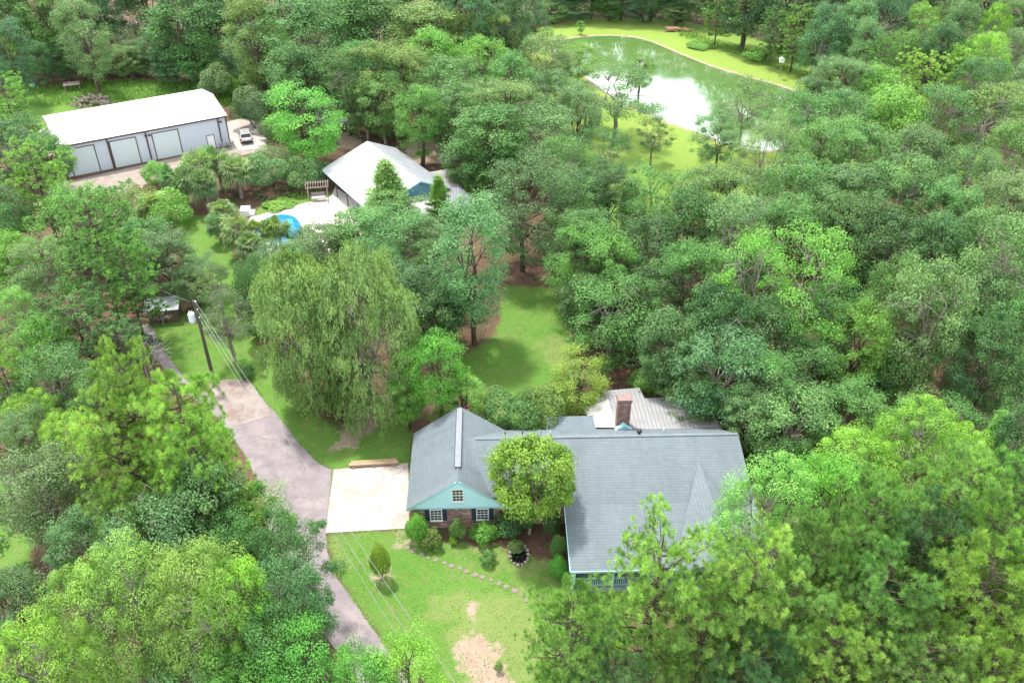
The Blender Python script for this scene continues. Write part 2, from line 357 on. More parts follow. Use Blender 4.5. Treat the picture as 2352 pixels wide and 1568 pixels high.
ASPH = None
def slabmat(name, c1, c2, c3, seam=3.4, rot=.08):
    # weathered concrete with control joints, hairline cracks and drip stains
    m, t, b = new_mat(name); b.inputs['Roughness'].default_value = .9; b.inputs['Specular IOR Level'].default_value = .2
    col = mixc(t, ramp(t, noise(t, .9, 7, .7), [(.35, 0), (.65, 1)]), c1, c2)
    col = mixc(t, ramp(t, noise(t, .33, 6, .75), [(.5, 0), (.68, .8)]), col, c3)
    g = t.nodes.new('ShaderNodeNewGeometry'); mp = N(t, 'ShaderNodeMapping'); mp.inputs['Rotation'].default_value = (0, 0, rot); t.links.new(g.outputs['Position'], mp.inputs[0])
    vo = N(t, 'ShaderNodeTexVoronoi', Scale=.28); vo.feature = 'DISTANCE_TO_EDGE'; wp = t.nodes.new('ShaderNodeVectorMath'); wp.operation = 'ADD'
    nz = N(t, 'ShaderNodeTexNoise', Scale=.8, Detail=5); t.links.new(mp.outputs[0], nz.inputs['Vector']); t.links.new(mp.outputs[0], wp.inputs[0]); t.links.new(nz.outputs['Color'], wp.inputs[1]); t.links.new(wp.outputs[0], vo.inputs['Vector'])
    crk = math_(t, 'MULTIPLY', ramp(t, vo.outputs['Distance'], [(.0, 1), (.006, 0)]), ramp(t, noise(t, .4, 2), [(.45, 0), (.55, 1)]))
    sx = t.nodes.new('ShaderNodeSeparateXYZ'); t.links.new(mp.outputs[0], sx.inputs[0])
    ln = [ramp(t, math_(t, 'FRACT', math_(t, 'DIVIDE', sx.outputs[k], seam)), [(0, 1), (.014, 0)]) for k in (0, 1)]
    jn = math_(t, 'MULTIPLY', math_(t, 'MAXIMUM', ln[0], ln[1]), .55)
    col = mixc(t, math_(t, 'MAXIMUM', crk, jn), col, tuple(q*.45 for q in c2))
    col = mixc(t, ramp(t, noise(t, 2.3, 4, .8), [(.67, 0), (.74, .7)]), col, tuple(q*.5 for q in c3))
    t.links.new(col, b.inputs['Base Color']); return m
ASPH = slabmat('asphalt', (.27, .235, .25), (.20, .172, .183), (.34, .29, .285), 400)
PADC = slabmat('pale_concrete', (.46, .43, .41), (.39, .35, .32), (.35, .265, .22))
CONC = slabmat('old_concrete', (.33, .285, .265), (.25, .205, .19), (.20, .13, .11), 5.5, .5)
APR = slabmat('apron_concrete', (.33, .28, .25), (.25, .21, .18), (.22, .19, .13), 4.5, .53)
sheet('driveway', G((325, 745), (350, 752), (365, 790), (430, 874), (470, 895), (530, 965), (580, 915), (572, 874), (617, 930), (655, 975), (690, 1020), (722, 1055), (745, 1072), (765, 1077), (758, 1150), (748, 1225), (753, 1270), (765, 1315), (820, 1390), (893, 1495), (960, 1600), (850, 1640), (800, 1530), (740, 1450), (665, 1330), (620, 1240), (598, 1120), (560, 1040), (500, 960), (410, 885), (345, 810)), .008, ASPH)
sheet('driveway_slab', G((478, 883), (515, 871), (573, 873), (600, 912), (618, 940), (622, 955), (537, 980), (500, 925)), .03, CONC, th=.1)
sheet('parking_pad', G((766, 1078), (938, 1063), (940, 1213), (748, 1224)), .04, PADC, th=.12)
sheet('barn_apron', G((120, 425), (530, 334), (615, 318), (612, 345), (470, 375), (330, 425), (300, 490), (240, 500), (200, 470), (100, 450)), .02, APR, th=.08)
sheet('barn_parking', G((522, 280), (560, 272), (600, 285), (612, 320), (600, 342), (535, 345), (520, 300)), .035, PADC, th=.1)
sheet('barn_side_pavement', G((70, 310), (102, 295), (140, 350), (110, 360)), .03, PADC, th=.1)
DECKM = mat('pool_deck_concrete', (.72, .66, .62), (.66, .6, .55), 1, .9)
pool = cr(G((612, 503), (638, 494), (672, 497), (692, 519), (690, 548), (655, 560), (612, 556), (585, 530)), 4)
sheet('pool_deck', G((575, 500), (690, 470), (760, 452), (770, 430), (830, 470), (850, 500), (820, 560), (700, 600), (600, 600), (560, 540)), .05, DECKM, th=.15)
POOLM, t, b = new_mat('pool_water'); b.inputs['Base Color'].default_value = (.02, .26, .55, 1); b.inputs['Roughness'].default_value = .05
wv = ramp(t, noise(t, 1.5, 3), [(.4, 0), (.6, 1)]); t.links.new(mixc(t, wv, (.008, .15, .40), (.02, .24, .48)), b.inputs['Base Color'])
pl = empty('swimming_pool', (*np.mean(pool, 0), 0), label='blue kidney-shaped swimming pool set in the white deck beside the palms', cat='pool')
px, py = np.mean(pool, 0)
mb = MB(); mb.slab([(x-px, y-py, .062) for x, y in pool], .05); mb.build('water', POOLM, pl)
mb = MB(); L_ = [(x-px, y-py) for x, y in pool]
for i in range(len(L_)):
    a, c = L_[i-1], L_[i]; k = 1.06
    mb.slab([(a[0], a[1], .09), (c[0], c[1], .09), (c[0]*k, c[1]*k, .09), (a[0]*k, a[1]*k, .09)], .06)
mb.build('coping', WHITE, pl)

# ---------------------------------------------------------------- white metal barn
MW = m_lap('white_rib_metal', (.50, .55, .63), .60, 0, .02, dark=.82, rough=.45, w_=.16)
MR = m_lap('white_roof_metal', (.66, .64, .64), .90, 0, .04, dirt=None, dark=.9, rough=.4, w_=.08)
DOORW = m_lap('white_door_panels', (.52, .60, .62), .5, 1, .01, dark=.85, rough=.4, w_=.1)
b0 = P(530, 333)[:2]; bx = P(155, 408)[:2]-b0; BL = np.linalg.norm(bx); bx /= BL; by = np.array((bx[1], -bx[0])); by *= -1 if by[1] < 0 else 1; BD = 14.0; EZ = 4.75; RZ = 6.0
barn = empty('metal_barn', (*b0, 0), label='long white metal barn with three roll-up doors beyond the palms', cat='barn')
def B(x, y, z): return (bx[0]*x+by[0]*y, bx[1]*x+by[1]*y, z)   # x along the front from right corner leftwards, y backwards
def wallq(mb, a, c, z0, z1): mb.poly([B(*a, z0), B(*c, z0), B(*c, z1), B(*a, z1)])
mb = MB(); mb.poly([B(0, 0, 0), B(BL, 0, 0), B(BL, 0, EZ), B(0, 0, EZ)]); mb.poly([B(0, BD, 0), B(BL, BD, 0), B(BL, BD, EZ), B(0, BD, EZ)][::-1])
for x in (0, BL): mb.poly([B(x, 0, 0), B(x, BD, 0), B(x, BD, EZ), B(x, BD/2, RZ), B(x, 0, EZ)])
mb.build('wall', MW, barn)
mb = MB(); o_ = .25
for (y0, z0, y1, z1) in ((-o_, EZ+.02, BD/2, RZ+.05), (BD/2, RZ+.05, BD+o_, EZ+.02)): mb.slab([B(-o_, y0, z0), B(BL+o_, y0, z0), B(BL+o_, y1, z1), B(-o_, y1, z1)], .08)
roof = mb.build('roof', MR, barn)
for x, y in ((BL*.46, 4.0), (BL*.47, 4.3), (BL*.49, 6.4), (BL*.27, 4.0), (BL*.275, 5.2)):
    MB().bar(B(x, y, EZ+(RZ-EZ)*y/(BD/2)+.1), B(x+.1, y-1.0, EZ+(RZ-EZ)*(y-1)/(BD/2)+.1), .07).build('roof_scuff', WOODG, roof)
mb = MB(); mb.bar(B(-o_, -o_-.06, EZ-.06), B(BL+o_, -o_-.06, EZ-.06), .12, .22)
for x in (-o_-.05, BL+o_+.05): mb.bar(B(x, -o_, EZ-.03), B(x, BD/2, RZ+.0), .08, .2); mb.bar(B(x, BD/2, RZ), B(x, BD+o_, EZ-.03), .08, .2)
mb.build('fascia', BROWNT, barn)
for x in (.06, BL-.06): MB().bar(B(x, -.06, 0), B(x, -.06, EZ-.2), .14).build('corner_trim', BROWNT, barn)
def px2b(u, v):   # pixel on front wall plane -> x along front
    best = None
    d = np.array(((u-1176)/F, CT+(784-v)/F*ST)); M_ = np.array(((d[0], -bx[0]), (d[1], -bx[1]))); t_, x_ = np.linalg.solve(M_, b0); return x_
for u in (342, 250, 512): MB().bar(B(px2b(u, 340), -.12, 0), B(px2b(u, 340), -.12, EZ-.2), .16).build('downspout', BROWNT, barn)
for n_, (u0, u1, v_) in enumerate(((160, 222, 362), (257, 318, 348), (354, 414, 330))):
    x0, x1 = px2b(u1, v_), px2b(u0, v_); dh = 4.0
    mb = MB(); mb.poly([B(x0, -.03, 0.02), B(x0, -.03, dh), B(x1, -.03, dh), B(x1, -.03, .02)][::-1]); d_ = mb.build('roll_up_door', DOORW, barn)
    mb = MB(); mb.bar(B(x0-.06, -.05, 0), B(x0-.06, -.05, dh+.1), .1); mb.bar(B(x1+.06, -.05, 0), B(x1+.06, -.05, dh+.1), .1); mb.bar(B(x0-.1, -.05, dh+.06), B(x1+.1, -.05, dh+.06), .1)
    mb.build('door_frame', BROWNT, d_)
x0, x1 = px2b(493, 325), px2b(477, 325)
d_ = MB().box(B((x0+x1)/2, -.03, 1.07), (abs(x1-x0), .05, 2.1), math.atan2(bx[1], bx[0])).build('entry_door', WHITE, barn)
mb = MB(); mb.bar(B(x0-.04, -.05, 0), B(x0-.04, -.05, 2.18), .07); mb.bar(B(x1+.04, -.05, 0), B(x1+.04, -.05, 2.18), .07); mb.bar(B(x0-.08, -.05, 2.16), B(x1+.08, -.05, 2.16), .07); mb.build('door_frame', BROWNT, d_)
for u, v_ in ((336, 320), (345, 321), (507, 288)): MB().box(B(px2b(u, v_), -.25, 4.0), (.3, .35, .16), math.atan2(bx[1], bx[0])).build('wall_lamp', DARKM, barn)
# rail rack at barn corner
c0 = P(521, 338)
rk = empty('metal_rack', c0, label='low tubular metal rack standing at the right front corner of the barn', cat='rack')
dx_ = np.array((*(-bx), 0))
for k in (0, 1.0, 2.0):
    for j in (0, .6): MB().bar(dx_*k+np.array((*(-by*j), 0))-dx_*1, dx_*k+np.array((*(-by*j), .9))-dx_*1, .06).build('leg', DARKM, rk)
mb = MB()
for j in (0, .6):
    for z in (.5, .9): mb.bar(np.array((*(-by*j), z))-dx_*1.1, np.array((*(-by*j), z))+dx_*1.1, .06)
mb.build('rail', mat('galvanised', (.5, .5, .5), None, 2, .4), rk)

# debris pile behind barn
c0 = P(215, 240)
mb = MB(); r_ = random.Random(3)
for i in range(130):
    a = r_.uniform(0, 6.28); q_ = r_.random()**.6; x, y = math.cos(a)*q_*3.4, math.sin(a)*q_*2.2; z = (1-q_)*1.5+r_.uniform(0, .25)
    dd = Vector((r_.gauss(0, 1), r_.gauss(0, 1), r_.gauss(0, .45))).normalized()*r_.uniform(.4, 1.3); mb.bar((x, y, z), (x+dd.x, y+dd.y, max(.03, z+dd.z)), r_.uniform(.05, .28))
mb.build('debris_pile', WOODG).location = c0
tag(bpy.data.objects['debris_pile'], 'heap of grey and brown scrap wood in the grass behind the white barn', 'debris pile')
c0 = P(168, 207); fr = empty('lumber_frame', c0, .4, 'small weathered box frame at the wood edge behind the barn', 'frame')
for x in (-1.2, 1.2):
    for y in (-.6, .6): MB().bar((x, y, 0), (x, y, 1.1), .1).build('post', WOODG, fr)
MB().slab([(-1.4, -.8, 1.15), (1.4, -.8, 1.15), (1.4, .8, 1.3), (-1.4, .8, 1.3)], .08).build('top', WOODG, fr)
c0 = P(82, 200); MB().lathe([(.28, 0), (.3, .3), (.29, .6), (.3, .9)], n=14).build('blue_barrel', mat('blue_plastic', (.02, .16, .42), None, 2, .4), smooth=False, label='blue plastic barrel in the weeds at the far left wood edge', cat='barrel').location = c0

# ---------------------------------------------------------------- silver car
def car():
    c = P(565, 321); r = empty('parked_car', (c[0], c[1], .035), math.radians(17), 'silver SUV parked on the pale slab at the right end of the barn', 'car')
    SIL = mat('silver_paint', (.62, .62, .61), (.6, .6, .6), 1, .25, metal=.6, spec=.5)
    sec = [(-2.3, .45, .75, .80), (-2.32, .45, .95, .86), (-2.15, .35, 1.08, .9), (-1.3, .28, 1.05, .92), (-.9, .28, 1.06, .93), (1.4, .28, 1.02, .93), (2.0, .35, .88, .88), (2.3, .42, .72, .74)]
    mb = MB(); pr = []
    for (y, z0, z1, hw) in sec:
        pr.append([(-hw*.92, y, z0), (-hw, y, z0+.2), (-hw, y, (z0+z1)/2), (-hw*.94, y, z1), (hw*.94, y, z1), (hw, y, (z0+z1)/2), (hw, y, z0+.2), (hw*.92, y, z0)])
    for a, c2 in zip(pr, pr[1:]):
        for k in range(8): mb.poly([a[k], a[(k+1) % 8], c2[(k+1) % 8], c2[k]][::-1])
    mb.poly(pr[0]); mb.poly(pr[-1][::-1]); mb.build('body', SIL, r, bevel=.03)
    mb = MB(); lo = [(-.86, -2.0, 1.05), (.86, -2.0, 1.05), (.86, 1.15, 1.02), (-.86, 1.15, 1.02)]; hi = [(-.68, -1.6, 1.56), (.68, -1.6, 1.56), (.68, .35, 1.6), (-.68, .35, 1.6)]
    for k in range(4): mb.poly([lo[k], lo[(k+1) % 4], hi[(k+1) % 4], hi[k]])
    mb.poly(hi); g = mb.build('glasshouse', GLASS, r)
    MB().slab([(-.7, -1.95, 1.62), (.7, -1.95, 1.62), (.72, .4, 1.65), (-.72, .4, 1.65)], .06).build('roof', SIL, r, bevel=.03)
    for s in (-1, 1):
        MB().bar((s*.7, -1.65, 1.6), (s*.86, -2.0, 1.05), .12).bar((s*.7, .38, 1.6), (s*.86, 1.15, 1.04), .07).bar((s*.78, -.6, 1.6), (s*.88, -.6, 1.05), .08).build('pillar', SIL, r)
        MB().box((s*.82, -2.27, .9), (.24, .12, .22)).build('tail_light', mat('red_lens', (.3, .01, .01), None, 1, .2), r)
        MB().box((s*.62, 2.22, .72), (.3, .12, .14)).build('headlight', WHITE, r)
        MB().box((s*1.0, .85, 1.08), (.18, .1, .13)).build('mirror', SIL, r)
        for y in (-1.4, 1.4):
            wh = MB().lathe([(.2, -.12), (.34, -.11), (.36, 0), (.34, .11), (.2, .12)], n=18).build('wheel', mat('tyre', (.02, .02, .02), None, 2, .8), r); wh.rotation_euler = (0, math.pi/2, 0); wh.location = (s*.84, y, .36)
            MB().lathe([(.2, .12), (.19, .13)], n=12).build('rim', SIL, wh)
    MB().box((0, -2.34, .5), (1.6, .08, .2)).build('rear_bumper', DARKM, r); MB().box((0, -2.345, .8), (.5, .03, .14)).build('licence_plate', WHITE, r)
    r.rotation_euler.z = math.radians(20)
car()
# ---------------------------------------------------------------- front house: garage wing + main block (coordinates in the house frame)
HX, HY, HA = -8.0, 49.55, math.radians(1.6)
house = empty('brick_house', (HX, HY, 0), HA, 'brick house with blue-grey shingle roof and pale blue gable beside the parking pad', 'house')
def loc(p):
    d = np.array(p[:2])-np.array((HX, HY)); c, s = math.cos(-HA), math.sin(-HA); return np.array((d[0]*c-d[1]*s, d[0]*s+d[1]*c, p[2] if len(p) > 2 else 0))
def L(u, v, z): return loc(P(u, v, z))
SHL = m_shingle('light_shingles', (.165, .21, .235), (.125, .16, .18))
GW, GD, GE, GP = 7.55, 8.55, 2.45, 5.35          # garage width, depth, eave, peak
# walls
def windowset(parent, x, y, z, w_, h_, nx=3, ny=4, shut=True):
    """window facing -Y at x centre, z sill"""
    wn = MB().box((x, y-.01, z+h_/2), (w_, .05, h_)).build('window', GLASS, parent)
    mb = MB(); t_ = .05
    for s in (-1, 1): mb.box((x+s*(w_/2+.03), y-.04, z+h_/2), (.07, .08, h_+.14)); mb.box((x, y-.041, z+h_/2+s*(h_/2+.03)), (w_, .08, .07))
    mb.box((x, y-.045, z+h_/2), (w_, .06, .05))
    mb.build('frame', WHITE, wn)
    mb = MB()
    for i in range(1, nx): mb.box((x-w_/2+w_*i/nx, y-.05, z+h_/2), (.03, .03, h_))
    for i in range(1, ny):
        if i*2 != ny: mb.box((x, y-.055, z+h_*i/ny), (w_, .03, .03))
    mb.build('muntins', WHITE, wn)
    MB().box((x, y-.08, z-.07), (w_+.2, .16, .07)).build('sill', WHITE, wn)
    if shut:
        for s in (-1, 1): MB().box((x+s*(w_/2+.27), y-.05, z+h_/2), (.34, .06, h_+.12)).build('shutter', NAVY, parent)
mb = MB()
mb.poly([(0, 0, 0), (GW, 0, 0), (GW, 0, GE), (0, 0, GE)]); mb.poly([(0, GD, 0), (0, 0, 0), (0, 0, GE), (0, GD, GE)]); mb.poly([(GW, 0, 0), (GW, GD, 0), (GW, GD, GE), (GW, 0, GE)]); mb.poly([(GW, GD, 0), (0, GD, 0), (0, GD, GE), (GW, GD, GE)])
mb.build('garage_wall', BRICK, house)
mb = MB()
gx = GW/2; sl = (GP-GE)/(gx+.3)
mb.poly([(-.3, -.12, GE-.08), (GW+.3, -.12, GE-.08), (gx, -.12, GP-.1)]); mb.poly([(-.3, -.12, GE-.08), (gx, -.12, GP-.1), (gx, 0, GP-.1), (-.3, 0, GE-.08)]); mb.poly([(-.3, -.12, GE-.08), (-.3, 0, GE-.08), (GW+.3, 0, GE-.08), (GW+.3, -.12, GE-.08)])
MB().poly([(-.2, GD+.1, GE-.08), (gx, GD+.1, GP-.1), (GW+.2, GD+.1, GE-.08)]).build('rear_gable_siding', BLUEP, house)
mb.build('gable_siding', BLUEP, house)
mb = MB()
for s in (-1, 1):
    e = gx+s*(gx+.32)
    mb.bar((e, -.3, GE-.16), (gx, -.3, GP-.12), .06, .2); mb.bar((e, -.3, GE-.14), (e, GD+.3, GE-.14), .06, .16)
mb.box((gx, -.15, GE-.13), (GW+.5, .05, .12))
mb.build('roof_trim', BTRIM, house)
windowset(house, gx-.02, -.13, 3.12, .8, 1.2, 3, 4, False)
windowset(house, 1.95, -.02, .95, .85, 1.1, 3, 4); windowset(house, 5.65, -.02, .95, .85, 1.1, 3, 4)
mb = MB(); mb.slab([(-.35, -.32, GE-.02), (-.35, GD+.32, GE-.02), (gx, GD+.32, GP), (gx, -.32, GP)], .1); mb.slab([(GW+.35, -.32, GE-.02), (gx, -.32, GP), (gx, GD+.32, GP), (GW+.35, GD+.32, GE-.02)], .1)
mb.build('garage_roof', SHING, house)
mb = MB(); mb.box((gx, GD/2+.6, GP+.05), (.46, GD-1.3, .1)); mb.build('ridge_vent', mat('ridge_vent_grey', (.24, .255, .28), (.18, .195, .215), 3, .7), house)
mb = MB()
for s in (-1, 1): mb.box((gx+s*.25, GD/2+.6, GP+.035), (.05, GD-1.3, .09))
mb.build('vent_edge', DARKM, house)
# main block
RZm = 5.0
rl, rr = L(1075, 1006, RZm), L(1696, 998, RZm); ry = (rl[1]+rr[1])/2; rx1 = rr[0]
bl = L(1297, 1162, 3.25); by_ = bl[1]; ml = bl[0]; fe = L(1310, 1312, 2.55); fy = fe[1]
re_ = L(1157, 988, 2.6)[1]; rxl = rl[0]
gl = gx+ (GP-RZm)/(GP-GE)*(gx+.3)     # where main ridge meets garage slope
zf = lambda y: RZm+(y-ry)*(RZm-3.25)/(ry-by_)     # upper front slope
lky = by_+.9                                    # link eave line (behind the round tree)
mb = MB()
lkz = zf(lky)
# link piece in front of ridge, between garage and main block
vx = lambda z: gx+(GP-z)/(GP-GE)*(gx+.35)
mb.slab([(vx(RZm), ry, RZm), (vx(lkz), lky, lkz), (ml, lky, lkz), (ml, ry, RZm)], .1)
mb.slab([(ml, by_, 3.25), (rx1+.1, by_, 3.25), (rx1, ry, RZm), (ml, ry, RZm)], .1)
mb.slab([(ml, fy, 2.55), (rx1+.35, fy, 2.55), (rx1+.12, by_, 3.25), (ml, by_, 3.25)], .1)
mb.slab([(vx(RZm), ry, RZm), (rx1, ry, RZm), (rx1-1.2, re_, 2.6), (vx(2.6)-.3, re_, 2.6)], .1)
mainroof = mb.build('main_roof', SHING, house)
mb = MB(); mb.box(((rl[0]+rr[0])/2+.3, ry, RZm+.02), (rr[0]-rl[0]-.6, .26, .04)); mb.build('ridge_cap', SHL, house)
# cross gable on the right
pk = L(1620, 1092, 4.55); pe = L(1760, 1330, 4.4)
mb = MB(); x0 = pk[0]
zz = 4.35; yb = ry-(RZm-zz)/((RZm-3.25)/(ry-by_))
wg = 3.6; hz0 = 2.75
yl = fy-.6
mb.slab([(x0+.2, yl, zz), (x0-.05, yb, zz), (x0-wg, fy+.2, hz0-.1), (x0-wg, yl, hz0-.1)], .1)
mb.slab([(x0+.2, yl, zz), (x0-.05, yb, zz), (x0+wg, fy+.2, hz0-.1), (x0+wg, yl, hz0-.1)], .1)
mb.build('cross_gable_roof', SHING, house)
MB().poly([(x0-wg+.3, yl+.25, hz0-.1), (x0+wg-.3, yl+.25, hz0-.1), (x0+.15, yl+.25, zz-.12)]).build('cross_gable_siding', BLUEP, house)
mb = MB(); wy0 = fy+2.4
def wq(a, c, z0, z1a, z1b): mb.poly([(*a, z0), (*c, z0), (*c, z1b), (*a, z1a)])
wq((ml+.3, re_-.4), (ml+.3, by_), 0, 2.5, 3.1); wq((ml+.3, by_), (ml+.3, wy0), 0, 3.05, 2.7); wq((ml+.3, wy0), (rx1-.2, wy0), 0, 2.7, 2.7); wq((rx1-.2, wy0), (rx1-.2, by_), 0, 2.7, 3.05)
wq((rx1-.2, by_), (rx1-.2, ry), 0, 3.05, 4.8); wq((rx1-.2, ry), (rx1-.2, re_-.3), 0, 4.8, 2.4); wq((rx1-.2, re_-.3), (GW-.1, re_-.3), 0, 2.4, 2.4); wq((GW, lky+.4), (ml+.3, lky+.4), 0, 3.0, 3.0)
mb.poly([(ml+.3, by_, 3.05), (ml+.3, lky+.4, 3.05), (ml+.3, lky+.4, 3.4)])
mb.build('main_wall', BRICK, house)
mb = MB(); mb.bar((ml-.03, fy, 2.47), (ml-.03, by_, 3.17), .06, .2); mb.bar((ml-.03, by_, 3.17), (ml-.03, lky, 3.4), .06, .2); mb.bar((ml, fy-.03, 2.47), (rx1+.3, fy-.03, 2.47), .06, .18); 
mb.build('eave_trim', BTRIM, house)
# porch under the front slope
mb = MB(); mb.slab([(ml+.15, fy+.2, .45), (rx1, fy+.2, .45), (rx1, wy0, .45), (ml+.15, wy0, .45)], .45); mb.build('porch_floor', mat('porch_boards', (.28, .33, .36), None, 2, .7), house)
for k in range(6):
    x = ml+.35+k*(rx1-ml-.5)/5; MB().box((x, fy+.35, 1.45), (.16, .16, 2.0)).build('porch_column', BTRIM, house)
for k in range(5):
    xa = ml+.35+k*(rx1-ml-.5)/5+.1; xb = ml+.35+(k+1)*(rx1-ml-.5)/5-.1; mb = MB()
    mb.bar((xa, fy+.35, 1.35), (xb, fy+.35, 1.35), .08); mb.bar((xa, fy+.35, .6), (xb, fy+.35, .6), .06)
    n = int((xb-xa)/.16)
    for i in range(1, n): x = xa+(xb-xa)*i/n; mb.box((x, fy+.35, .97), (.05, .04, .72))
    mb.build('railing', BTRIM, house)
windowset(house, ml+2.0, wy0-.03, 1.2, .9, 1.2, 2, 2, True)
MB().box((ml+.25, fy+1.4, .97), (.07, 2.0, .8)).build('side_railing', BTRIM, house)
# pipes on the roof
def zr(y): return RZm-(y-ry)*(RZm-2.6)/(re_-ry)
p_ = L(1470, 1003, 5.0); mb = MB(); mb.lathe([(.09, 0), (.09, .35), (.2, .36), (.24, .5), (.18, .62), (.02, .66)], (p_[0], ry+.35, zr(ry+.35)-.05), 14); mb.build('turbine_vent', DARKM, house)
for u in (1160, 1200, 1263, 1415, 1524): p_ = L(u, 990, 4.2); MB().lathe([(.05, 0), (.05, .4)], (p_[0], ry+1.5, zr(ry+1.5)-.05), 8).build('vent_pipe', WHITE if u > 1200 else DARKM, house)
# chimney
cp = L(1430, 978, 3.0); cx_, cyy = cp[0], re_-.35
ch = MB(); cz = HT(1433, 915, (HY+cyy))-.75
ch.box((cx_, cyy+.45, cz/2), (1.12, .8, cz)); chm = ch.build('chimney', CBRICK, house)
MB().box((cx_, cyy+.45, cz-.05), (1.24, .92, .22)).build('chimney_crown', CBRICK, chm); MB().box((cx_, cyy+.45, cz+.1), (1.2, .88, .09)).build('cap', mat('chimney_cap', (.27, .18, .165), None, 2, .8), chm)
mb = MB(); y0_ = re_-.9; z_ = zr(y0_)
mb.poly([(cx_-.75, y0_, z_), (cx_+.75, y0_, z_), (cx_, y0_, z_+.45)]); mb.poly([(cx_-.75, y0_, z_), (cx_, y0_, z_+.45), (cx_, cyy, z_+.45), (cx_-.75, cyy, z_-.2)]); mb.poly([(cx_+.75, y0_, z_), (cx_+.75, cyy, z_-.2), (cx_, cyy, z_+.45), (cx_, y0_, z_+.45)])
mb.build('chimney_cricket', BTRIM, chm)
# rear roofs
def rooff(name, pts, m, th=.08): 
    mb = MB(); mb.slab([L(u, v, z) for u, v, z in pts], th); return mb.build(name, m, house)
CORR = m_lap('corrugated_grey', (.27, .275, .29), .36, 0, .06, dirt=(.215, .21, .21), dark=.55, rough=.6, w_=.35)
CORW = m_lap('corrugated_white', (.72, .68, .64), .6, 0, .04, dirt=(.5, .4, .34), dark=.85, rough=.5, w_=.1)
rooff('rear_shingle_roof', [(1256, 994, 2.75), (1372, 994, 2.75), (1361, 954, 3.3), (1252, 957, 3.3)], SHL)
rooff('rear_white_roof', [(1366, 980, 2.95), (1415, 980, 2.95), (1398, 918, 2.55), (1337, 934, 2.5)], CORW)
rooff('rear_metal_roof', [(1413, 984, 2.98), (1657, 986, 2.98), (1622, 908, 2.5), (1399, 918, 2.53)], CORR)
rooff('shelter_roof', [(1372, 924, 2.35), (1482, 916, 2.35), (1468, 890, 2.1), (1364, 899, 2.1)], CORR)
for u, v in ((1345, 938), (1620, 915), (1500, 913), (1366, 901), (1466, 893)):
    a = L(u, v, 2.45); MB().box((a[0]+.1, a[1]-.15, 1.2), (.12, .12, 2.35)).build('post', WOODG, house)
mb = MB(); a, c = L(1256, 990, 2.6), L(1361, 958, 2.6); mb.box(((a[0]+c[0])/2, (a[1]+c[1])/2, 1.3), (c[0]-a[0], abs(c[1]-a[1])+.3, 2.55)); mb.build('rear_room_wall', BRICK, house)
mb = MB(); a, c = L(1390, 985, 2.6), L(1600, 940, 2.6); mb.box(((a[0]+c[0])/2, (a[1]+c[1])/2, 1.2), (c[0]-a[0], abs(c[1]-a[1]), 2.35)); mb.build('rear_porch_wall', BLUEP, house)

# ---------------------------------------------------------------- second house with pool
RW2 = m_lap('pale_metal_roof', (.44, .445, .465), .45, 0, .03, dark=.92, rough=.45, w_=.08)
RG2 = m_lap('grey_metal_roof', (.25, .27, .30), .45, 0, .04, dirt=(.34, .35, .37), dark=.85, rough=.5, w_=.12)
RD2 = m_lap('dark_corrugated', (.20, .21, .24), .35, 0, .08, dark=.5, rough=.5, w_=.4)
BW2 = m_lap('blue_wall_boards', (.13, .30, .38), .2, 0, .02, dark=.8)
BK2 = mat('light_blue_brick', (.34, .48, .52), (.28, .42, .47), 4, .8)
zr2, ze2 = 5.2, 2.6
A, Bq = P(845, 325, zr2), P(966, 416, zr2)
h2 = empty('pool_house', ((A[0]+Bq[0])/2, (A[1]+Bq[1])/2, 0), label='blue-walled house with broad pale metal roof beside the swimming pool', cat='house')
o2 = np.array((h2.location.x, h2.location.y, 0))
def Q(u, v, z): return P(u, v, z)-o2
d2 = (Bq-A)/np.linalg.norm(Bq-A); n2 = np.array((d2[1], -d2[0], 0)); n2 = n2 if n2[0] > 0 else -n2     # n2 points right/away
A, Bq = A-o2, Bq-o2
El = Q(757, 398, ze2); Er = Q(828, 477, ze2)
wl = -np.dot((El+Er)/2-A, n2); bk = 4.2
def S(base, n_, z): return np.array((base[0]+n2[0]*n_, base[1]+n2[1]*n_, z))
zbk = zr2-1.5
sA = A-d2*.2
mb = MB(); mb.slab([S(sA, -bk, zbk), S(Bq, -bk, zbk), S(Bq, 0, zr2), S(sA, 0, zr2)], .1); mb.slab([S(sA, -wl, ze2), S(Bq-d2*0.3, -wl, ze2), S(Bq-d2*.3, -bk, zbk+.01), S(sA, -bk, zbk+.01)], .1)
mb.build('pale_roof_slope', RW2, h2)
wr = 4.4
mb = MB(); mb.slab([S(sA, 0, zr2), S(Bq, 0, zr2), S(Bq, wr, ze2+.6), S(sA, wr, ze2+.6)], .1); mb.build('grey_roof_slope', RG2, h2)
mb = MB(); e1 = Bq-d2*.5
mb.poly([S(e1, -bk, 0), S(e1, wr-.3, 0), S(e1, wr-.3, ze2+.65), S(e1, 0, zr2-.1), S(e1, -bk, zbk-.1)])
e0 = sA+d2*.4; mb.poly([S(e0, -bk, 0), S(e0, wr-.3, 0), S(e0, wr-.3, ze2+.65), S(e0, 0, zr2-.1), S(e0, -bk, zbk-.1)][::-1]); mb.poly([S(e0, -bk, 0), S(e1, -bk, 0), S(e1, -bk, zbk-.1), S(e0, -bk, zbk-.1)]); mb.poly([S(e0, wr-.3, 0), S(e1, wr-.3, 0), S(e1, wr-.3, ze2+.65), S(e0, wr-.3, ze2+.65)][::-1])
mb.build('wall', BW2, h2)
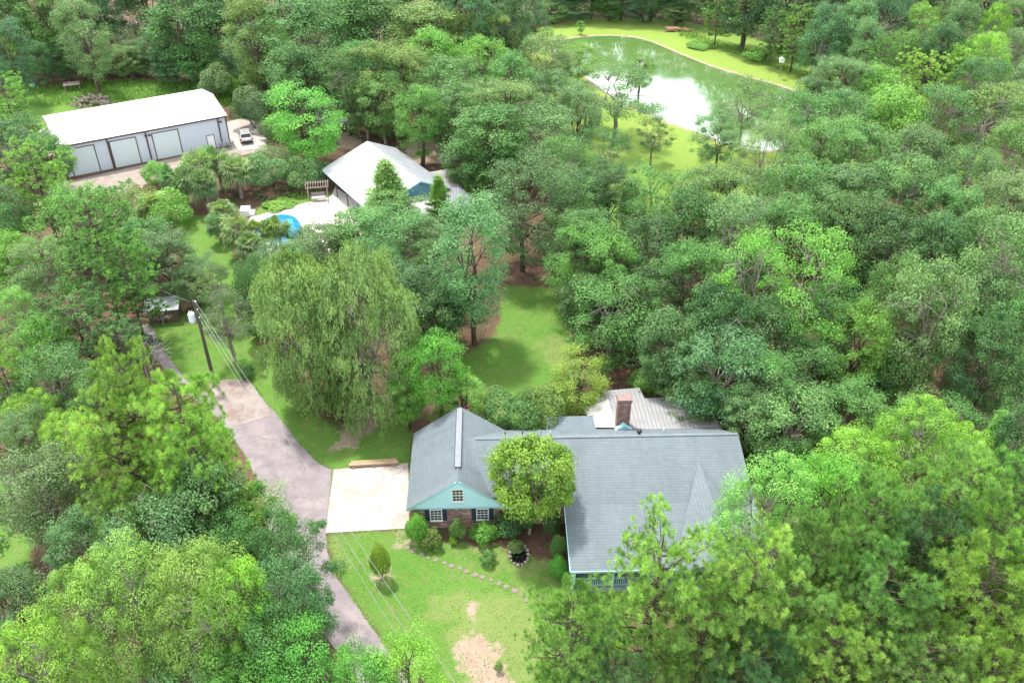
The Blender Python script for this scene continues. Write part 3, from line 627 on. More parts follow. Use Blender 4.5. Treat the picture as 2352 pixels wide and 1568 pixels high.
mb = MB(); mb.bar(S(Bq, -bk, zbk-.08), S(Bq, 0, zr2-.08), .08, .2); mb.bar(S(Bq, wr, ze2+.5), S(Bq, 0, zr2-.08), .08, .2); mb.bar(S(sA, -wl, ze2-.08), S(Bq-d2*.3, -wl, ze2-.08), .08, .16); mb.build('roof_trim', BTRIM, h2)
for k in range(5):
    p_ = sA+(Bq-sA)*(.04+.9*k/4); MB().bar(S(p_, -wl+.3, 0.05), S(p_, -wl+.3, ze2-.1), .14).build('porch_post', BROWNT, h2)
# lower white roof in front of the gable, carport roofs right
mb = MB(); mb.slab([S(Bq, -bk-.4, 2.9), S(Bq, 1.2, 2.9), S(Bq+d2*4.2, 1.2, 2.4), S(Bq+d2*4.2, -bk-.4, 2.4)], .08); mb.build('low_front_roof', RW2, h2)
mb = MB(); mb.slab([S(Bq-d2*1.0, 1.25, 2.95), S(Bq-d2*1.0, wr+1.6, 2.95), S(Bq+d2*4.4, wr+1.6, 2.3), S(Bq+d2*4.4, 1.25, 2.3)], .08); mb.build('dark_corrugated_roof', RD2, h2)
mb = MB(); mb.slab([S(Bq-d2*6.5, wr-.2, 3.0), S(Bq-d2*6.5, wr+5, 2.6), S(Bq-d2*1.1, wr+5, 2.6), S(Bq-d2*1.1, wr-.2, 3.0)], .08); mb.build('flat_side_roof', mat('flat_grey_roofing', (.30, .31, .32), (.22, .22, .23), .8, .8, (.28, .22, .18), .6), h2)
for a_, n_ in ((4.0, 1.0), (4.0, -bk), (4.2, wr+1.4)): p_ = Bq+d2*a_; MB().bar(S(p_, n_, 0), S(p_, n_, 2.3), .12).build('carport_post', WOODG, h2)
for a_ in (-6.3, -1.3): p_ = Bq+d2*a_; MB().bar(S(p_, wr+4.8, 0), S(p_, wr+4.8, 2.55), .12).build('carport_post', WOODG, h2)
for k in (.25, .55, .8):
    p_ = e0+(e1-e0)*k; w1 = MB().box(tuple(S(p_, -bk-.03, 1.5)), (1.0, .06, 1.2), math.atan2(d2[1], d2[0])).build('window', GLASS, h2)
    MB().box(tuple(S(p_, -bk-.06, 2.15)), (1.15, .06, .09), math.atan2(d2[1], d2[0])).build('lintel', WHITE, w1)
# cottage glimpsed behind the bright tree
c0 = P(762, 285); ct = empty('white_cottage', c0, -.2, 'small white outbuilding half hidden behind the bright green tree near the barn', 'shed')
MB().box((0, 1.5, 1.2), (5.5, 3, 2.4)).build('wall', m_lap('white_boards', (.7, .72, .73), .2), ct); mb = MB(); mb.slab([(-3, -.3, 2.4), (3, -.3, 2.4), (3, 3.3, 3.1), (-3, 3.3, 3.1)], .1); mb.build('roof', RG2, ct)
for x in (-1.6, -.4): w1 = MB().box((x, -.02, 1.5), (.8, .06, 1.0)).build('window', GLASS, ct); MB().box((x, -.06, 1.5), (.05, .05, 1.0)).box((x, -.065, 1.5), (.8, .05, .05)).build('muntins', WHITE, w1)

# pergola swing
pa, pb, pc, pe_ = P(708, 470), P(756, 466), P(754, 447), P(712, 447)
pg = empty('garden_pergola', pa, label='weathered timber pergola with slatted top standing on the pool deck', cat='pergola')
pr_ = [np.array((q[0]-pa[0], q[1]-pa[1], 0)) for q in (pa, pb, pc, pe_)]
ex = pr_[1]/np.linalg.norm(pr_[1]); pw = 2.9; ey = np.array((-ex[1], ex[0], 0)); pdp = 1.7
R = lambda x, y, z: ex*x+ey*y+np.array((0, 0, z))
for x in (.15, pw-.15):
    for y in (0, pdp): MB().bar(R(x, y, .05), R(x, y, 2.4), .11).build('post', WOODG, pg)
    MB().bar(R(x, -.5, .1), R(x, 0, 1.6), .08).build('brace', WOODG, pg)
mb = MB(); mb.bar(R(-.1, 0, 2.4), R(pw+.1, 0, 2.4), .08, .16); mb.bar(R(-.1, pdp, 2.4), R(pw+.1, pdp, 2.4), .08, .16); mb.build('beam', WOODG, pg)
mb = MB()
for k in range(10): x = -.05+k*(pw+.1)/9; mb.bar(R(x, -.3, 2.53), R(x, pdp+.3, 2.53), .06, .1)
mb.build('rafters', WOODG, pg)
sw = empty('porch_swing', (0, 0, 0), label='wooden swing bench with pale cushions hanging under the pergola', cat='swing'); sw.location = tuple(pa+R(pw/2, .8, 0)); sw.rotation_euler = (0, 0, math.atan2(ex[1], ex[0]))
MB().box((0, 0, .5), (2.0, .75, .08)).build('seat', WOODG, sw); MB().box((0, .4, .85), (2.0, .08, .65)).build('backrest', WOODG, sw)
MB().box((0, -.02, .6), (1.85, .65, .12)).build('cushion', mat('cushion_cloth', (.7, .68, .64), (.45, .6, .62), 4, .9), sw, bevel=.04)
for s in (-1, 1): MB().box((s*.98, 0, .75), (.08, .75, .08)).build('armrest', WOODG, sw); MB().bar((s*.95, .3, .6), (s*.95, 0, 2.4), .025).bar((s*.95, -.3, .6), (s*.95, 0, 2.4), .025).build('chain', DARKM, sw)
c0 = P(565, 492); st = empty('deck_steps', c0, .1, 'white plastered pool step box at the left end of the pool deck', 'steps')
MB().box((0, 0, .45), (1.2, 1.5, .9)).build('upper_block', WHITE, st, bevel=.02); MB().box((.9, -.1, .2), (.6, 1.3, .4)).build('lower_step', WHITE, st, bevel=.02)
c0 = P(672, 537); sl_ = empty('pool_slide', c0, 0, 'turquoise plastic pool slide glimpsed through leaves beside the pool', 'slide'); TQ = mat('turquoise', (.03, .5, .6), None, 3, .4)
mb = MB(); 
for k in range(8): a0 = k/8; mb.box((0, -.3*k, 1.9-.22*k), (.6, .34, .05), rx=.6)
mb.build('chute', TQ, sl_); MB().bar((-.25, .3, 0), (-.25, 0, 1.9), .05).bar((.25, .3, 0), (.25, 0, 1.9), .05).bar((-.25, .15, .9), (.25, .15, .9), .04).build('ladder', WHITE, sl_)

# ---------------------------------------------------------------- shed, pole, wires
c0 = P(345, 745); c1 = P(412, 738); an = math.atan2(c1[1]-c0[1], c1[0]-c0[0]); sw_ = np.linalg.norm(c1-c0)
shed = empty('garden_shed', c0, an, 'small brown shed with a pale metal roof at the edge of the lawn', 'shed')
mb = MB(); dd = 2.3; mb.box((sw_/2, dd/2, .85), (sw_, dd, 1.7)); mb.build('wall', m_lap('brown_boards', (.13, .095, .075), .2, 0, .03), shed)
mb = MB(); mb.slab([(-.3, -.35, 1.75), (sw_+.3, -.35, 1.75), (sw_+.3, dd*.62, 2.15), (-.3, dd*.62, 2.15)], .06); mb.slab([(-.3, dd*.62, 2.15), (sw_+.3, dd*.62, 2.15), (sw_+.3, dd+.25, 1.8), (-.3, dd+.25, 1.8)], .06); mb.build('roof', m_lap('shed_metal', (.28, .31, .34), .3, 0, .03, dark=.8), shed)
dsh = MB().box((sw_*.5, -.03, .8), (.8, .05, 1.5)).build('door', BROWNT, shed); MB().box((sw_*.5+.3, -.08, .8), (.04, .06, .12)).build('handle', DARKM, dsh)
pb_ = P(492, 877); ph = HT(445, 690, pb_[1]); px_ = (445-1176)/F*pb_[1]/(CT+(784-690)/F*ST)
pole = empty('utility_pole', pb_, 0, 'tall wooden utility pole with a grey transformer at the top of the driveway', 'utility pole')
PW_ = mat('pole_wood', (.12, .10, .09), (.07, .06, .055), 2, .9)
dxp = px_-pb_[0]; mb = MB(); mb.tube([(0, 0, 0), (dxp*.5, 0, ph*.5), (dxp, 0, ph)], [.19, .16, .13], 12); mb.build('pole', PW_, pole)
tz = ph-1.7; GREYM = mat('transformer_grey', (.62, .68, .72), (.56, .62, .66), 2, .4)
tr_ = MB().lathe([(.12, -.02), (.3, 0), (.32, .1), (.32, .85), (.28, .95), (.05, 1.0)], (dxp-.52, -.1, tz-.6), 16).build('transformer', GREYM, pole)
for s in (-.12, .12): MB().lathe([(.04, 0), (.06, .08), (.03, .14), (.055, .2), (.03, .28)], (dxp-.52+s, -.1, tz+.35), 8).build('bushing', WHITE, tr_)
MB().bar((dxp-.3, -.05, tz-.1), (dxp, 0, tz-.1), .1).bar((dxp-.3, -.05, tz+.2), (dxp, 0, tz+.2), .1).build('bracket', DARKM, pole)
for z in (ph-.15, ph-1.0, ph-1.9): MB().lathe([(.03, 0), (.07, .05), (.07, .12), (.03, .17)], (dxp+.17, -.08, z), 8).build('insulator', WHITE, pole)
WIRE = mat('aluminium_wire', (.3, .3, .32), None, 2, .35, metal=.3)
att = [pb_+np.array((dxp+.15, -.08, z)) for z in (ph-.1, ph-.95, ph-1.85)]
wl_ = ['uppermost thin grey power wire from the pole top over the driveway and lawn', 'middle thin grey power wire crossing over the parking pad and lawn', 'lowest thin grey power wire, leftmost where they cross the front lawn']
ends = [P(1130, 1690, 7.6), P(1090, 1690, 7.0), P(1060, 1690, 6.4)]
for a, e, lb in zip(att, ends, wl_):
    pts = [a+(e-a)*k/24-np.array((0, 0, 1.2*(k/24)*(1-k/24))) for k in range(25)]
    MB().tube(pts, [.014]*25, 5).build('power_wire', WIRE, label=lb, cat='power line', group='overhead wires running from the utility pole')
MB().tube([P(436, 693, 8), P(300, 640, 8)], [.012]*2, 4).build('service_wire', WIRE, label='short thin wire leaving the pole top leftwards into the trees', cat='power line')

# ---------------------------------------------------------------- garden things
c0, c1 = P(802, 1073), P(915, 1066); mb = MB(); an = math.atan2(c1[1]-c0[1], c1[0]-c0[0]); Lb = np.linalg.norm(c1-c0)
ts = empty('timber_beam', c0, an, 'long pale timber beam lying on blocks at the far edge of the parking pad', 'timber')
MB().box((Lb/2, 0, .25), (Lb, .3, .2)).build('beam', WOODP, ts, bevel=.01); MB().box((Lb/2, .36, .22), (Lb-.3, .26, .16)).build('board', WOODP, ts)
mb = MB(); [mb.box((x, .1, .08), (.25, .8, .14)) for x in (.4, Lb/2, Lb-.4)]; mb.build('blocks', WOODG, ts)
c8 = [(455, 637), (495, 657), (551, 682), (598, 703), (650, 720), (710, 740), (760, 760), (818, 777), (863, 800), (922, 822), (972, 838), (1032, 858), (1088, 882), (1138, 903), (1197, 930), (1250, 962), (1272, 997)]
SL1 = mat('paving_stone', (.27, .21, .195), (.2, .16, .15), 4, .95, bmp=.02)
ordn = 'first second third fourth fifth sixth seventh eighth ninth tenth eleventh twelfth thirteenth fourteenth fifteenth sixteenth seventeenth'.split()
r_ = random.Random(5)
for i, (x, y) in enumerate(c8):
    c = P(784+x/3, 1045.6+y/3); mb = MB(); n = 9; rr = r_.uniform(.16, .25); pr = [(rr*r_.uniform(.85, 1.15)*math.cos(6.283*k/n), rr*r_.uniform(.8, 1.1)*math.sin(6.283*k/n), .045) for k in range(n)]
    mb.slab(pr, .05); o = mb.build('stepping_stone', SL1); o.location = c
    tag(o, f'{ordn[i]} pinkish stepping stone of the lawn path counted from the garage corner', 'stepping stone', 'stepping stones across the front lawn')
c = P(1450, 836); fp = empty('fire_pit', c, 0, 'round stone fire pit ring on bare ground under the oaks', 'fire pit')
mb = MB(); n = 14
for k in range(n): a = 6.283*k/n; mb.box((.58*math.cos(a), .58*math.sin(a), .13), (.24, .2, .26), a+1.57)
mb.build('stone_ring', STONE, fp, bevel=.03); MB().lathe([(.48, .0), (.45, .05), (.05, .09)], n=12).build('ash', mat('ash', (.05, .04, .04), None, 4, .95), fp)
c = P(1192, 1275); gp = empty('garden_pond', c, 0, 'small dark garden pond ringed with rocks in the mulch bed', 'pond')
mb = MB(); n = 15; ex_, ey_ = .72, 1.05
for k in range(n): a = 6.283*k/n; s_ = r_.uniform(.16, .28); mb.box((ex_*math.cos(a), ey_*math.sin(a), .1), (s_, s_*.8, .2), r_.uniform(0, 3), r_.uniform(-.3, .3), r_.uniform(-.3, .3))
mb.build('rock_ring', STONE, gp, bevel=.03); MB().lathe([(.66, .0), (.66, .05)], n=18, sy=1.45).build('water', mat('dark_water', (.01, .015, .012), None, 1, .04, spec=.8), gp)
# birdhouse on pole by the pond
c = P(1789, 180); bh = empty('birdhouse', c, 0, 'white birdhouse on a post on the grass bank right of the pond', 'birdhouse')
zt = HT(1789, 143, c[1]); MB().bar((0, 0, 0), (0, 0, zt), .1).build('post', WOODG, bh)
MB().box((0, 0, zt+.25), (.8, .7, .6)).build('box', WHITE, bh); mb = MB(); mb.slab([(-.5, -.45, zt+.55), (0, -.45, zt+.85), (0, .45, zt+.85), (-.5, .45, zt+.55)], .05); mb.slab([(.5, -.45, zt+.55), (.5, .45, zt+.55), (0, .45, zt+.85), (0, -.45, zt+.85)], .05); mb.build('roof', WHITE, bh)
# log pile far bank
c = P(1548, 72); mb = MB()
for i in range(26): a = r_.uniform(-.4, .4); x, y = r_.uniform(-2.2, 2.2), r_.uniform(-.7, .7); mb.tube([(x, y, r_.uniform(.15, .9)), (x+1.6*math.cos(a), y+1.6*math.sin(a), r_.uniform(.15, .9))], [.14, .13], 7)
mb.build('log_pile', mat('red_logs', (.34, .16, .10), (.4, .27, .2), 2, .9), label='low pile of reddish logs at the wood edge beyond the pond', cat='log pile').location = c
# ---------------------------------------------------------------- plants: one builder per habit, made once, then copied object by object
def unit(a): return a/(np.linalg.norm(a, axis=-1, keepdims=True)+1e-9)
def leafmesh(name, c, n, size, asp, v, along=None):
    """one rhomb per leaf: centre c, normal n, long axis `along` (or random)"""
    k = len(c); rnd = rng.normal(size=(k, 3)) if along is None else along
    t = unit(rnd-n*np.sum(rnd*n, -1, keepdims=True)); bt = np.cross(n, t)
    s = size[:, None] if np.ndim(size) else size
    q = np.stack([c-t*s*.5, c+bt*s*.5*asp+t*s*.08, c+t*s*.5, c-bt*s*.5*asp+t*s*.08], 1).reshape(-1, 3)
    me = bpy.data.meshes.new(name); me.vertices.add(len(q)); me.vertices.foreach_set('co', q.ravel().astype(np.float32))
    me.loops.add(len(q)); me.loops.foreach_set('vertex_index', np.arange(len(q), dtype=np.int32)); me.polygons.add(k); me.polygons.foreach_set('loop_start', np.arange(k, dtype=np.int32)*4)
    me.update(calc_edges=True); a = me.attributes.new('v', 'FLOAT', 'FACE'); a.data.foreach_set('value', np.clip(v, 0, 1).astype(np.float32))
    me.materials.append(LEAF); return me
class Tube:
    """limbs of one tree, one mesh"""
    def __init__(s): s.mb = MB()
    def limb(s, pts, r0, r1, n=6):
        k = len(pts); s.mb.tube(pts, [r0+(r1-r0)*(i/(k-1)) for i in range(k)], n, cap=False)
def meshof(mb, name, m):
    me = bpy.data.meshes.new(name); me.from_pydata(mb.v, [], mb.f); me.update(); me.shade_smooth(); me.materials.append(m); return me
def bend(a, b, sag=.12, k=4, j=.05):
    a = np.array(a, float); b = np.array(b, float); L_ = np.linalg.norm(b-a); o = []
    for i in range(k+1):
        t_ = i/k; p = a+(b-a)*t_; p = p+np.array((0, 0, L_*sag*math.sin(math.pi*t_)))
        if 0 < i < k: p = p+rng.normal(size=3)*L_*j
        o.append(p)
    return o
def broadleaf(h=13., r=5., cb=.07, ncl=95, rc=1.25, flat=.7, nl=230, ls=.24, asp=.62, fork=.3, lumps=.22, gaps=0., top=1.0, spread=.5, bark=None, tr=.26, up=.45, hollow=.4, skirt=False, nr=.4, shell=.33, vt=0., dead=0):
    zc = h*(cb+1)/2; cz = h*(1-cb)/2
    # crown envelope with lobes
    nlb = 7 if lumps > .45 else 9; lob = unit(rng.normal(size=(nlb, 3))); la = rng.uniform(-lumps*.6, lumps, nlb)
    cl = []; tries = 0
    while len(cl) < ncl and tries < ncl*30:
        tries += 1
        d = unit(rng.normal(size=3)); d[2] = d[2] if d[2] > -.8 or rng.random() < .4 else -d[2]
        rad = (1+np.sum(la*np.maximum(0, lob@d)**3))*rng.uniform(hollow, 1)**.45*(.82 if d[2] < -.3 else 1)
        if skirt and d[2] < 0: hq = math.hypot(d[0], d[1])+1e-6; kf = (1-abs(d[2])**4)**.5/hq*.92; d[0] *= kf; d[1] *= kf
        p = np.array((d[0]*r*rad, d[1]*r*rad, zc+d[2]*cz*rad*top))
        p[2] = min(p[2], h-rc*.35)
        if cl and min(np.linalg.norm(p-q) for q in cl) < rc*spread*(1-.3*rng.random()): continue
        cl.append(p)
    cl = np.array(cl); T = Tube()
    f0 = np.array((rng.normal()*.15, rng.normal()*.15, h*fork)); T.limb(bend((0, 0, 0), f0, 0, 3, .02), tr*1.25, tr*.85, 9)
    K = 7; mains = []
    for i in range(K):
        a = 6.283*(i+rng.random()*.6)/K; e = rng.uniform(.25, .85) if i < K-2 else rng.uniform(.0, .25)
        d = np.array((math.cos(a)*e, math.sin(a)*e, 1)); tip = np.array((d[0]*r*.75, d[1]*r*.75, h*fork+(h*(1-fork))*rng.uniform(.45, .75)))
        m_ = bend(f0, tip, .1, 5, .05); mains.append(m_); T.limb(m_, tr*.55, tr*.14, 6)
    nodes = np.array([p for m_ in mains for p in m_[1:]])
    for p in cl:
        q = nodes[np.argmin(np.linalg.norm(nodes-p, axis=1)+np.maximum(0, nodes[:, 2]-p[2])*.8)]; T.limb(bend(q, p, .08, 3, .06), tr*.2, tr*.05, 4)
    for _ in range(dead):      # bare limbs that reach through the leaves
        p = cl[rng.integers(len(cl))]; q = nodes[np.argmin(np.linalg.norm(nodes-p, axis=1))]; tip = q+(p-q)*1.35+np.array((0, 0, rng.uniform(0, .8))); b_ = bend(q, tip, .05, 5, .09); T.limb(b_, tr*.32, tr*.07, 5)
        for s in range(7): s_ = b_[rng.integers(2, 6)]; T.limb(bend(s_, s_+rng.normal(size=3)*np.array((1, 1, .5))*1.0, .05, 2, .08), tr*.1, tr*.03, 3)
    C_, N_, V_ = [], [], []
    for p in cl:
        if rng.random() < gaps: continue
        k = int(nl*rng.uniform(.6, 1.3)); rr = rc*rng.uniform(.55, 1.4); d = unit(rng.normal(size=(k, 3))); d[:, 2] = np.where((d[:, 2] < -.2) & (rng.random(k) < .6), -d[:, 2], d[:, 2])
        sub = unit(rng.normal(size=(6, 3))); bumpy = 1+.25*np.max(np.maximum(0, d@sub.T)**6, axis=1)
        pos = p+d*np.array((rr, rr, rr*flat))*(rng.random(k)**shell*bumpy*(1 if shell < .3 else rng.uniform(.85, 1.35, k)))[:, None]
        C_.append(pos); N_.append(unit(d*.85+np.array((0, 0, up))+rng.normal(size=(k, 3))*nr)); cv = rng.normal()*.12
        V_.append(.45+cv+rng.normal(size=k)*.13+vt*d[:, 2])  # vt paints top light and underside shade of each lobe into the leaf colour
    C_ = np.concatenate(C_); N_ = np.concatenate(N_); V_ = np.concatenate(V_)
    me = leafmesh('crown', C_, N_, ls*rng.uniform(.7, 1.3, len(C_)), asp, V_)
    return dict(h=h, r=r, cb=cb, crown=me, trunk=meshof(T.mb, 'trunk', bark or BARK))
def needles(tips, dirs, L_, nn, w_, vv, spread=1.1):
    """star-burst tufts: nn thin rhombs per tip"""
    k = len(tips); d = np.repeat(unit(dirs), nn, 0); t_ = np.repeat(tips, nn, 0)
    q = unit(d*.75+rng.normal(size=d.shape)*.62*spread); l = L_*rng.uniform(.6, 1.15, len(q))
    c = t_+q*l[:, None]*.5; n = unit(np.cross(q, rng.normal(size=q.shape)))
    return c, n, l, q, np.repeat(vv, nn)+rng.normal(size=len(q))*.1
def pine(h=16., r=4., cb=.38, nb=46, ntuft=9, L_=.36, nn=26, w_=.09, droop=.1, bark=None, tr=.2, prof=1.0, u0=.35, tv=.12, spread=1.1):
    T = Tube(); lean = rng.normal(size=2)*.25
    ax_ = lambda z: np.array((lean[0]*math.sin(z/h*2.5), lean[1]*math.sin(z/h*2), z)); T.limb([ax_(h*i/8) for i in range(9)], tr, .04, 9)
    tips, dirs, vv = [], [], []
    for i in range(nb):
        f = (i+rng.random())/nb; z = h*(cb+(1-cb)*f*.97); R_ = r*(.35+.65*math.sin(math.pi*min(1, .2+f*.62))**.8)*rng.uniform(.5, 1.1)+.2; z -= (R_/r)**2*h*.09*f
        a = i*2.4+rng.normal()*.4; e = .15+.75*f-droop*(1-f)
        s_ = ax_(z); tip = s_+np.array((math.cos(a)*R_, math.sin(a)*R_, R_*e*.55)); b_ = bend(s_, tip, -.08, 5, .03); T.limb(b_, .035+.012*R_, .015, 5)
        bv = .45+rng.normal()*.1
        for j in range(ntuft):
            u_ = rng.uniform(u0, 1.05)**.8; p = s_+(tip-s_)*u_; side = rng.normal(size=3)*np.array((.34, .34, .2))*R_*.62*(1.1-u_*.5); side[2] = abs(side[2])*.8
            q = p+side
            if j % 2 == 0: T.limb([p, q], .016, .008, 3)
            dd = unit(side+np.array((math.cos(a), math.sin(a), .0))*.5+np.array((0, 0, .75))); tips.append(q); dirs.append(dd); vv.append(bv+rng.normal()*tv)
    tips.append(ax_(h)); dirs.append(np.array((0, 0, 1.))); vv.append(.6)
    c, n, l, q, v = needles(np.array(tips), np.array(dirs), L_, nn, w_, np.array(vv), spread)
    me = leafmesh('crown', c, n, l, w_/L_, v, q); return dict(h=h, r=r, cb=cb, crown=me, trunk=meshof(T.mb, 'trunk', bark or BARK))
def willow(h=12., r=6., ncl=165, leaf=.33):
    """rounded crown of many lobes, every lobe shedding short hanging sprays"""
    T = Tube(); f0 = np.array((0, 0, h*.2)); T.limb(bend((0, 0, 0), f0, 0, 3, .02), .42, .34, 9); mains = []
    for i in range(9): a = 6.283*i/9+rng.random()*.4; m_ = bend(f0, (math.cos(a)*r*.6, math.sin(a)*r*.6, h*rng.uniform(.55, .85)), .12, 5, .05); mains += m_[1:]; T.limb(m_, .17, .03, 6)
    nodes = np.array(mains); C_, N_, A_, V_ = [], [], [], []; lob = unit(rng.normal(size=(12, 3))); la = rng.uniform(-.25, .3, 12); cl = []
    while len(cl) < ncl:
        d = unit(rng.normal(size=3)); d[2] = d[2] if d[2] > -.8 else -d[2]; rad = (1+np.sum(la*np.maximum(0, lob@d)**4))*rng.uniform(.5, 1)**.4; hz = math.hypot(d[0], d[1])+1e-6
        kf = 1 if d[2] > 0 else .95/hz*(1-abs(d[2])**3)**.5
        p = np.array((d[0]*r*.86*rad*kf, d[1]*r*.86*rad*kf, max(1.1, h*.46+d[2]*h*.5*rad)))
        if cl and min(np.linalg.norm(p-q) for q in cl) < .75: continue
        cl.append(p); q = nodes[np.argmin(np.linalg.norm(nodes-p, axis=1))]; T.limb(bend(q, p, .08, 3, .06), .05, .015, 4)
        cv = rng.normal()*.14; rc = rng.uniform(.7, 1.35); out_ = unit(np.array((d[0], d[1], .001)))
        for s in range(int(22*rc)):
            dd = unit(rng.normal(size=3)); dd[2] = abs(dd[2])*.8; s_ = p+dd*rc*rng.uniform(.5, 1); L_ = min(rng.uniform(.3, 1.1), max(.4, s_[2]-.3)); k = int(13*L_)+5; u_ = rng.random(k)
            so_ = unit(dd*np.array((1, 1, 0))+out_*.6+1e-6)
            pos = s_+so_*(np.sqrt(u_)[:, None]*.6)+np.stack([0*u_, 0*u_, -L_*u_**1.6+.3*np.sin(u_*3.14)], -1)+rng.normal(size=(k, 3))*.13
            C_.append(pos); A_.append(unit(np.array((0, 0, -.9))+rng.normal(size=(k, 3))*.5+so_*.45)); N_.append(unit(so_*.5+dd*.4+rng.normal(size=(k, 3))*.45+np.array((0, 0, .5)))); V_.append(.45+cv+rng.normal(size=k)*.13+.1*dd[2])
    me = leafmesh('crown', np.concatenate(C_), np.concatenate(N_), leaf*rng.uniform(.7, 1.3, sum(map(len, C_))), .3, np.concatenate(V_), np.concatenate(A_))
    return dict(h=h, r=r, cb=.05, crown=me, trunk=meshof(T.mb, 'trunk', BARKP))
def cone(h=9., r=2.2, nb=110):
    T = Tube(); T.limb([(0, 0, h*i/6) for i in range(7)], .14, .02, 7); C_, N_, A_, V_ = [], [], [], []
    for i in range(nb):
        f = (i+rng.random())/nb; z = h*(.08+.9*f); R_ = r*(1-f)**.8*rng.uniform(.65, 1.15)+.12; a = i*2.4+rng.random(); o_ = np.array((math.cos(a), math.sin(a), .12)); T.limb([(0, 0, z), o_*R_+np.array((0, 0, z))], .025, .008, 3)
        k = int(60+90*R_); u_ = rng.random(k)**.7; w_ = .32*(1.1-u_)+.1
        C_.append(np.array((0, 0, z))+o_*R_*u_[:, None]+rng.normal(size=(k, 3))*w_[:, None]*np.array((1, 1, .35))); A_.append(unit(o_+rng.normal(size=(k, 3))*.6)); N_.append(unit(np.array((0, 0, 1.))+rng.normal(size=(k, 3))*.45)); V_.append(.45+rng.normal()*.12+rng.normal(size=k)*.12)
    me = leafmesh('crown', np.concatenate(C_), np.concatenate(N_), .26*rng.uniform(.6, 1.3, sum(map(len, C_))), .32, np.concatenate(V_), np.concatenate(A_))
    return dict(h=h, r=r, cb=.05, crown=me, trunk=meshof(T.mb, 'trunk', BARK))
def palm(h=5.2, r=2.3, nf=54):
    T = Tube(); z0 = h-r*.62; T.limb([(0, 0, 0), (.05, .03, z0*.5), (.02, 0, z0)], .2, .17, 10); q, vv = [], []
    for i in range(nf):
        a = i*2.4+rng.random()*.4; e = math.asin(rng.uniform(-.75, .97)); d = np.array((math.cos(a)*math.cos(e), math.sin(a)*math.cos(e), math.sin(e))); st_ = np.array((0, 0, z0)); pl_ = r*rng.uniform(.3, .6); b_ = st_+d*pl_; T.limb([st_, b_], .025, .018, 3)
        sd_ = unit(np.cross(d, (0, 0, 1.))+rng.normal(size=3)*.3); upv = np.cross(sd_, d); L_ = r*rng.uniform(.42, .6); v = .45+rng.normal()*.14+(.15 if e > .3 else -.05)
        for k in range(17):
            t_ = (k-8)/8*1.9; dd = d*math.cos(t_)+sd_*math.sin(t_)+upv*.15*math.cos(t_)+rng.normal(size=3)*.05; wv_ = unit(np.cross(upv, dd))*.055; ll = L_*rng.uniform(.85, 1.1); m1 = b_+dd*ll*.55; m2 = b_+dd*ll*.95-np.array((0, 0, rng.uniform(.25, .5)*ll)); q += [b_, m1+wv_, m2, m1-wv_]; vv.append(v+rng.normal()*.08)
    q = np.array(q); me = bpy.data.meshes.new('crown'); me.from_pydata(q.tolist(), [], np.arange(len(q)).reshape(-1, 4).tolist()); me.update(); at_ = me.attributes.new('v', 'FLOAT', 'FACE'); at_.data.foreach_set('value', np.clip(vv, 0, 1)); me.materials.append(LEAF)
    return dict(h=h, r=r, cb=.25, crown=me, trunk=meshof(T.mb, 'trunk', BARKP))
def bare(h=10., r=3., n=7, bark=None, seed_tr=.14):
    T = Tube()
    def grow(p, d, L_, rad, lev):
        e = p+d*L_; T.limb(bend(p, e, .03, 3, .05), rad, rad*.55, 5 if lev < 2 else 3)
        if lev < 4:
            for _ in range(3 if lev else n):
                u_ = rng.uniform(.35, 1); nd = unit(d+rng.normal(size=3)*(.55 if lev else .6)*np.array((r/3, r/3, .7))+np.array((0, 0, .15))); grow(p+(e-p)*u_, nd, L_*rng.uniform(.45, .65), rad*.5, lev+1)
    grow(np.zeros(3), np.array((0, 0, 1.)), h*.5, seed_tr, 0)
    return dict(h=h, r=r, cb=.3, crown=None, trunk=meshof(T.mb, 'trunk', bark or DEADW))
def bush(h=1.6, r=1.0, nl=2600, ls=.13, flat=1, lump=.2, asp=.6):
    k = nl; d = unit(rng.normal(size=(k, 3))); d[:, 2] = np.abs(d[:, 2])*1.0-.15; d = unit(d); lob = unit(rng.normal(size=(12, 3))); lob[:, 2] = np.abs(lob[:, 2])
    rad = (1-lump+lump*1.6*np.max(np.maximum(0, d@lob.T)**7, 1))*(1-.35*rng.random(k)**2); pos = d*rad[:, None]*np.array((r, r, h*.6))+np.array((0, 0, h*.4)); pos[:, 2] = np.maximum(pos[:, 2], .03)
    T = Tube(); [T.limb(bend((0, 0, 0), (math.cos(a)*r*.5, math.sin(a)*r*.5, h*.6), 0, 3, .04), .03, .01, 4) for a in rng.random(7)*6.28]
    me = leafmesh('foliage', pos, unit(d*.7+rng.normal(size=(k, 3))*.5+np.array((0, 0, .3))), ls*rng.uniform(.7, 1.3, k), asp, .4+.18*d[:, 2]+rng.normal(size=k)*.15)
    return dict(h=h, r=r, cb=0, crown=me, trunk=meshof(T.mb, 'stem', BARK))

